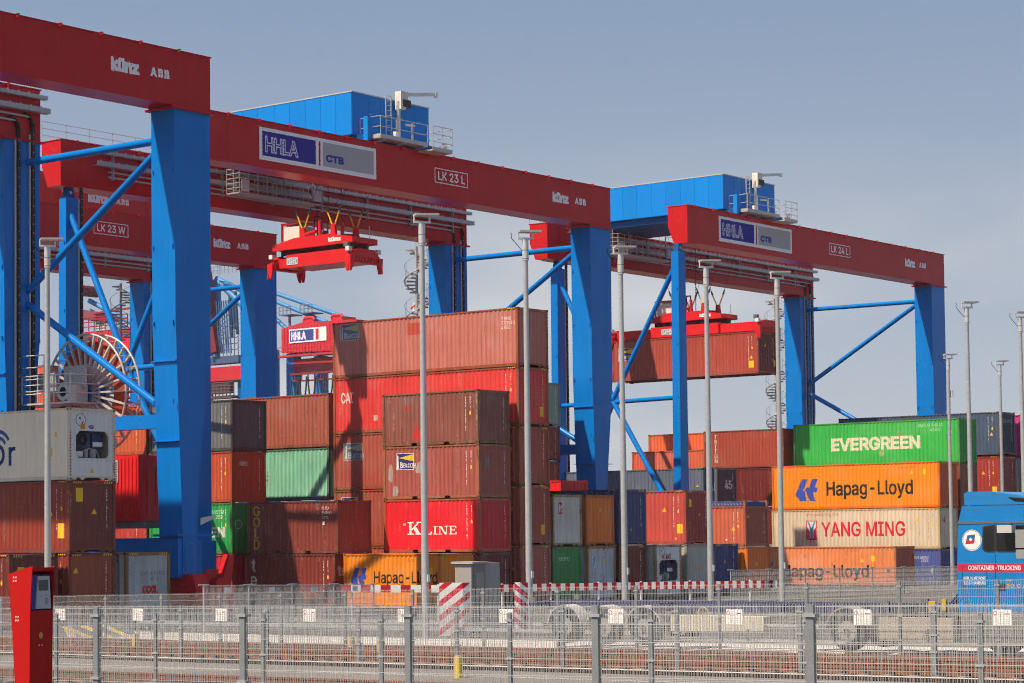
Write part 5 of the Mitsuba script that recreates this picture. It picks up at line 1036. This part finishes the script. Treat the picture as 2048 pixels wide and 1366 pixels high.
g = G(); g.box(X0+.05, X0+.65, 26.75, 28.9, gz+.28, gz+.9); part(k, 'fuel_tank', g, (.42, .36, .29), 'matte', .3)
part(k, 'step', G().box(X0+.02, X0+.5, 23.3, 26.5, gz+.25, gz+1.1).box(X0-.01, X0+.02, 24.6, 26.3, gz+.45, gz+.55), (.20, .20, .20), 'matte', .2)
g = G()
for i in range(5): g.path([(X0+.5+i*.2, 26.6, 2.0), (X0+.5+i*.2, 27.0, 1.55), (X0+.6+i*.2, 27.6, 1.5), (X0+.5+i*.2, 28.4, 1.45)], .03, 6)
part(k, 'air_hose', g, (.03, .05, .14), 'matte'); part(k, 'catwalk', G().box(X0+.3, X0+2.2, 26.6, 29.2, 1.30, 1.36), (.05, .05, .06), 'matte', .3)
for g in (G().box(X0+.2, X0+.3, 27.3, 27.5, 1.36, 1.6), G().box(X0+.2, X0+.3, 27.0, 27.12, 1.36, 1.66)): part(k, 'coupling_head', g, S(220, 180, 40), 'matte', .1)
k = thing('container_chassis', 'empty blue container chassis coupled behind the blue truck', 'trailer')
BL = S(88, 92, 150, .4)
g = G()
for x in (X0+.75, X0+1.55): g.box(x, x+.16, 28.6, 40.6, gz+.95, gz+1.22)
part(k, 'main_rail', g, BL, 'paint', .4)
for y in (28.7, 32.0, 36.0, 40.4): part(k, 'bolster', G().box(X0+.03, X0+2.4, y-.12, y+.12, gz+1.0, gz+1.2), BL, 'paint', .4)
g = G()
for y in (28.7, 40.4):
    for x in (X0+.03, X0+2.25): g.box(x, x+.15, y-.1, y+.1, gz+1.2, gz+1.32)
part(k, 'twist_lock', g, (.15, .15, .15), 'matte')
for y in (39.25, 37.85, 36.45):
    for x in (X0+.1, X0+2.0): wheel(k, x, y, .48, .36)
    arch(k, X0+.05, y, .62, (.55, .54, .52), .5)
g = G(); g.box(X0+.05, X0+.5, 32.45, 35.5, gz+.42, gz+.86); part(k, 'storage_box', g, (.62, .57, .46), 'matte', .3)
part(k, 'side_guard', G().box(X0+.04, X0+.08, 29.9, 35.6, gz+.18, gz+.26).box(X0+.04, X0+.08, 30.7, 32.3, gz+.6, gz+.66), (.6, .6, .6), 'galv')
g = G(); g.box(X0+.5, X0+.7, 31.2, 31.4, gz+.1, gz+1.0); part(k, 'support_leg', g, (.3, .3, .3), 'matte')
g = G(); g.path([(X0+.2, 34.5+.16*math.cos(a), gz+.95+.14*math.sin(a)) for a in np.linspace(0, 6.3, 17)], .02, 5); part(k, 'strap_coil', g, S(220, 190, 80), 'matte')
# ---------------------------------------------------------------- driver terminal pillar
def _sq(g):
    g.v = [np.column_stack([px + (v[:, 0]-px)*.72, v[:, 1], v[:, 2]]) for v in g.v]; return g
def ppart(k, n, g, *a): return part(k, n, _sq(g), *a)
def pemit(k, g, *a): return emit(k, _sq(g), *a)
k = thing('terminal_pillar', 'red access terminal pillar with a grey keypad screen in the left foreground', 'terminal')
px, py = 12.6, 15.15          # near-left vertical edge
PR = (.46, .008, .008)
g = G(); A = lambda a, b, d: (px+d, py+a, b)     # sunlit side plate, a runs away from the camera
side_ = Polygon([(.0, 1.0), (-.012, 2.2), (-.025, 2.93), (-.055, 3.27), (.265, 3.20), (.215, 2.75), (.175, 2.2), (.17, 1.0)])
sp_ = ppart(k, 'side_plate', G().prism(affinity.translate(side_, .0, 0), A, 0, .012), PR, 'gloss', .12)
ppart(k, 'side_plate', G().prism(affinity.translate(side_, .0, 0), A, .338, .35), PR, 'gloss', .12)
g = G(); g.hexa([(px+.012, py+.0, 1.0), (px+.338, py+.0, 1.0), (px+.338, py+.15, 1.0), (px+.012, py+.15, 1.0), (px+.012, py-.02, 2.885), (px+.338, py-.02, 2.885), (px+.338, py+.15, 2.885), (px+.012, py+.15, 2.885)])
ppart(k, 'column', g, PR, 'gloss', .12)
ppart(k, 'hood', G().prism([(-.05, 3.255), (.25, 3.19), (.25, 3.16), (-.045, 3.225)], A, .012, .338), PR, 'gloss', .12)
ppart(k, 'back_panel', G().box(px+.012, px+.338, py+.1, py+.12, 2.88, 3.2), (.05, .006, .006), 'matte')
g = G(); g.hexa([(px+.02, py-.02, 2.892), (px+.34, py-.02, 2.892), (px+.34, py+.1, 2.892), (px+.02, py+.1, 2.892), (px+.02, py-.0, 3.192), (px+.38, py-.0, 3.192), (px+.38, py+.1, 3.192), (px+.02, py+.1, 3.192)])
ppart(k, 'housing', g, (.02, .025, .12), 'gloss', .1)
FP = lambda a, b, l=.0: (px + a, py - .021 + (b-2.892)*.0667 - l, b)
ppart(k, 'blue_trim', G().flat(Polygon([(.02, 2.895), (.085, 2.895), (.13, 3.19), (.02, 3.19)]), lambda a, b: FP(a, b, .002)), (.055, .07, .30), 'matte', .05)
pn = ppart(k, 'keypad_panel', G().prism(Polygon([(.08, 2.9), (.3, 2.9), (.3, 3.18), (.125, 3.18)]), lambda a, b, d: FP(a, b, d), 0, .02), (.48, .48, .48), 'matte', .05)
pemit(sub(pn, 'screen'), G().flat(sbox(.125, 3.055, .27, 3.145), lambda a, b: FP(a, b, .023)), (.12, .13, .10), 'matte')
g = G()
for i in range(3):
    for j in range(4): g.flat(sbox(.215+i*.016, 2.94+j*.014, .226+i*.016, 2.95+j*.014), lambda a, b: FP(a, b, .023))
g.flat(Point(.235, 3.015).buffer(.007), lambda a, b: FP(a, b, .023)); g.flat(sbox(.13, 3.0, .16, 3.006), lambda a, b: FP(a, b, .023))
pemit(sub(pn, 'key'), g, (.25, .25, .25), 'matte')
g = G(); g.tube((px+.17, py-.02, 2.67), (px+.17, py+.01, 2.67), .028, 18); ppart(k, 'button', g, (.55, .36, .10), 'matte', .3)
g = G()
for a, b in ((.14, 2.70), (.2, 2.70), (.145, 2.585), (.19, 2.585)): g.tube((px+a, py-.017, b), (px+a, py, b), .008, 8)
ppart(k, 'bolt', g, (.6, .55, .52), 'galv')
g = G()
for (a0, b0) in ((.16, 3.14), (.13, 2.80)):
    for i in (0, 1):
        for j in (0, 1): g.tube((px-.006, py+a0+.03*i, b0+.03*j), (px, py+a0+.03*i, b0+.03*j), .009, 8)
pemit(sub(sp_, 'bolt'), g, (.75, .6, .55), 'galv')
ppart(k, 'foot', G().box(px-.02, px+.37, py-.04, py+.2, .0, 1.0), PR, 'gloss', .12)
# ---------------------------------------------------------------- thin summer haze
scene['haze_air'] = {'type': 'homogeneous', 'albedo': {'type': 'rgb', 'value': [.95, .95, .95]}, 'sigma_t': {'type': 'rgb', 'value': [.00011, .000115, .000125]}}
labels['haze'] = {'kind': 'stuff', 'label': 'thin pale summer haze in the air', 'category': 'haze'}
scene['haze'] = {'type': 'cube', 'to_world': mi.ScalarTransform4f().translate([150, 150, 24.0]).scale([500, 500, 26.0]), 'bsdf': {'type': 'null'}, 'interior': {'type': 'ref', 'id': 'haze_air'}}
scene['camera']['medium'] = {'type': 'ref', 'id': 'haze_air'}
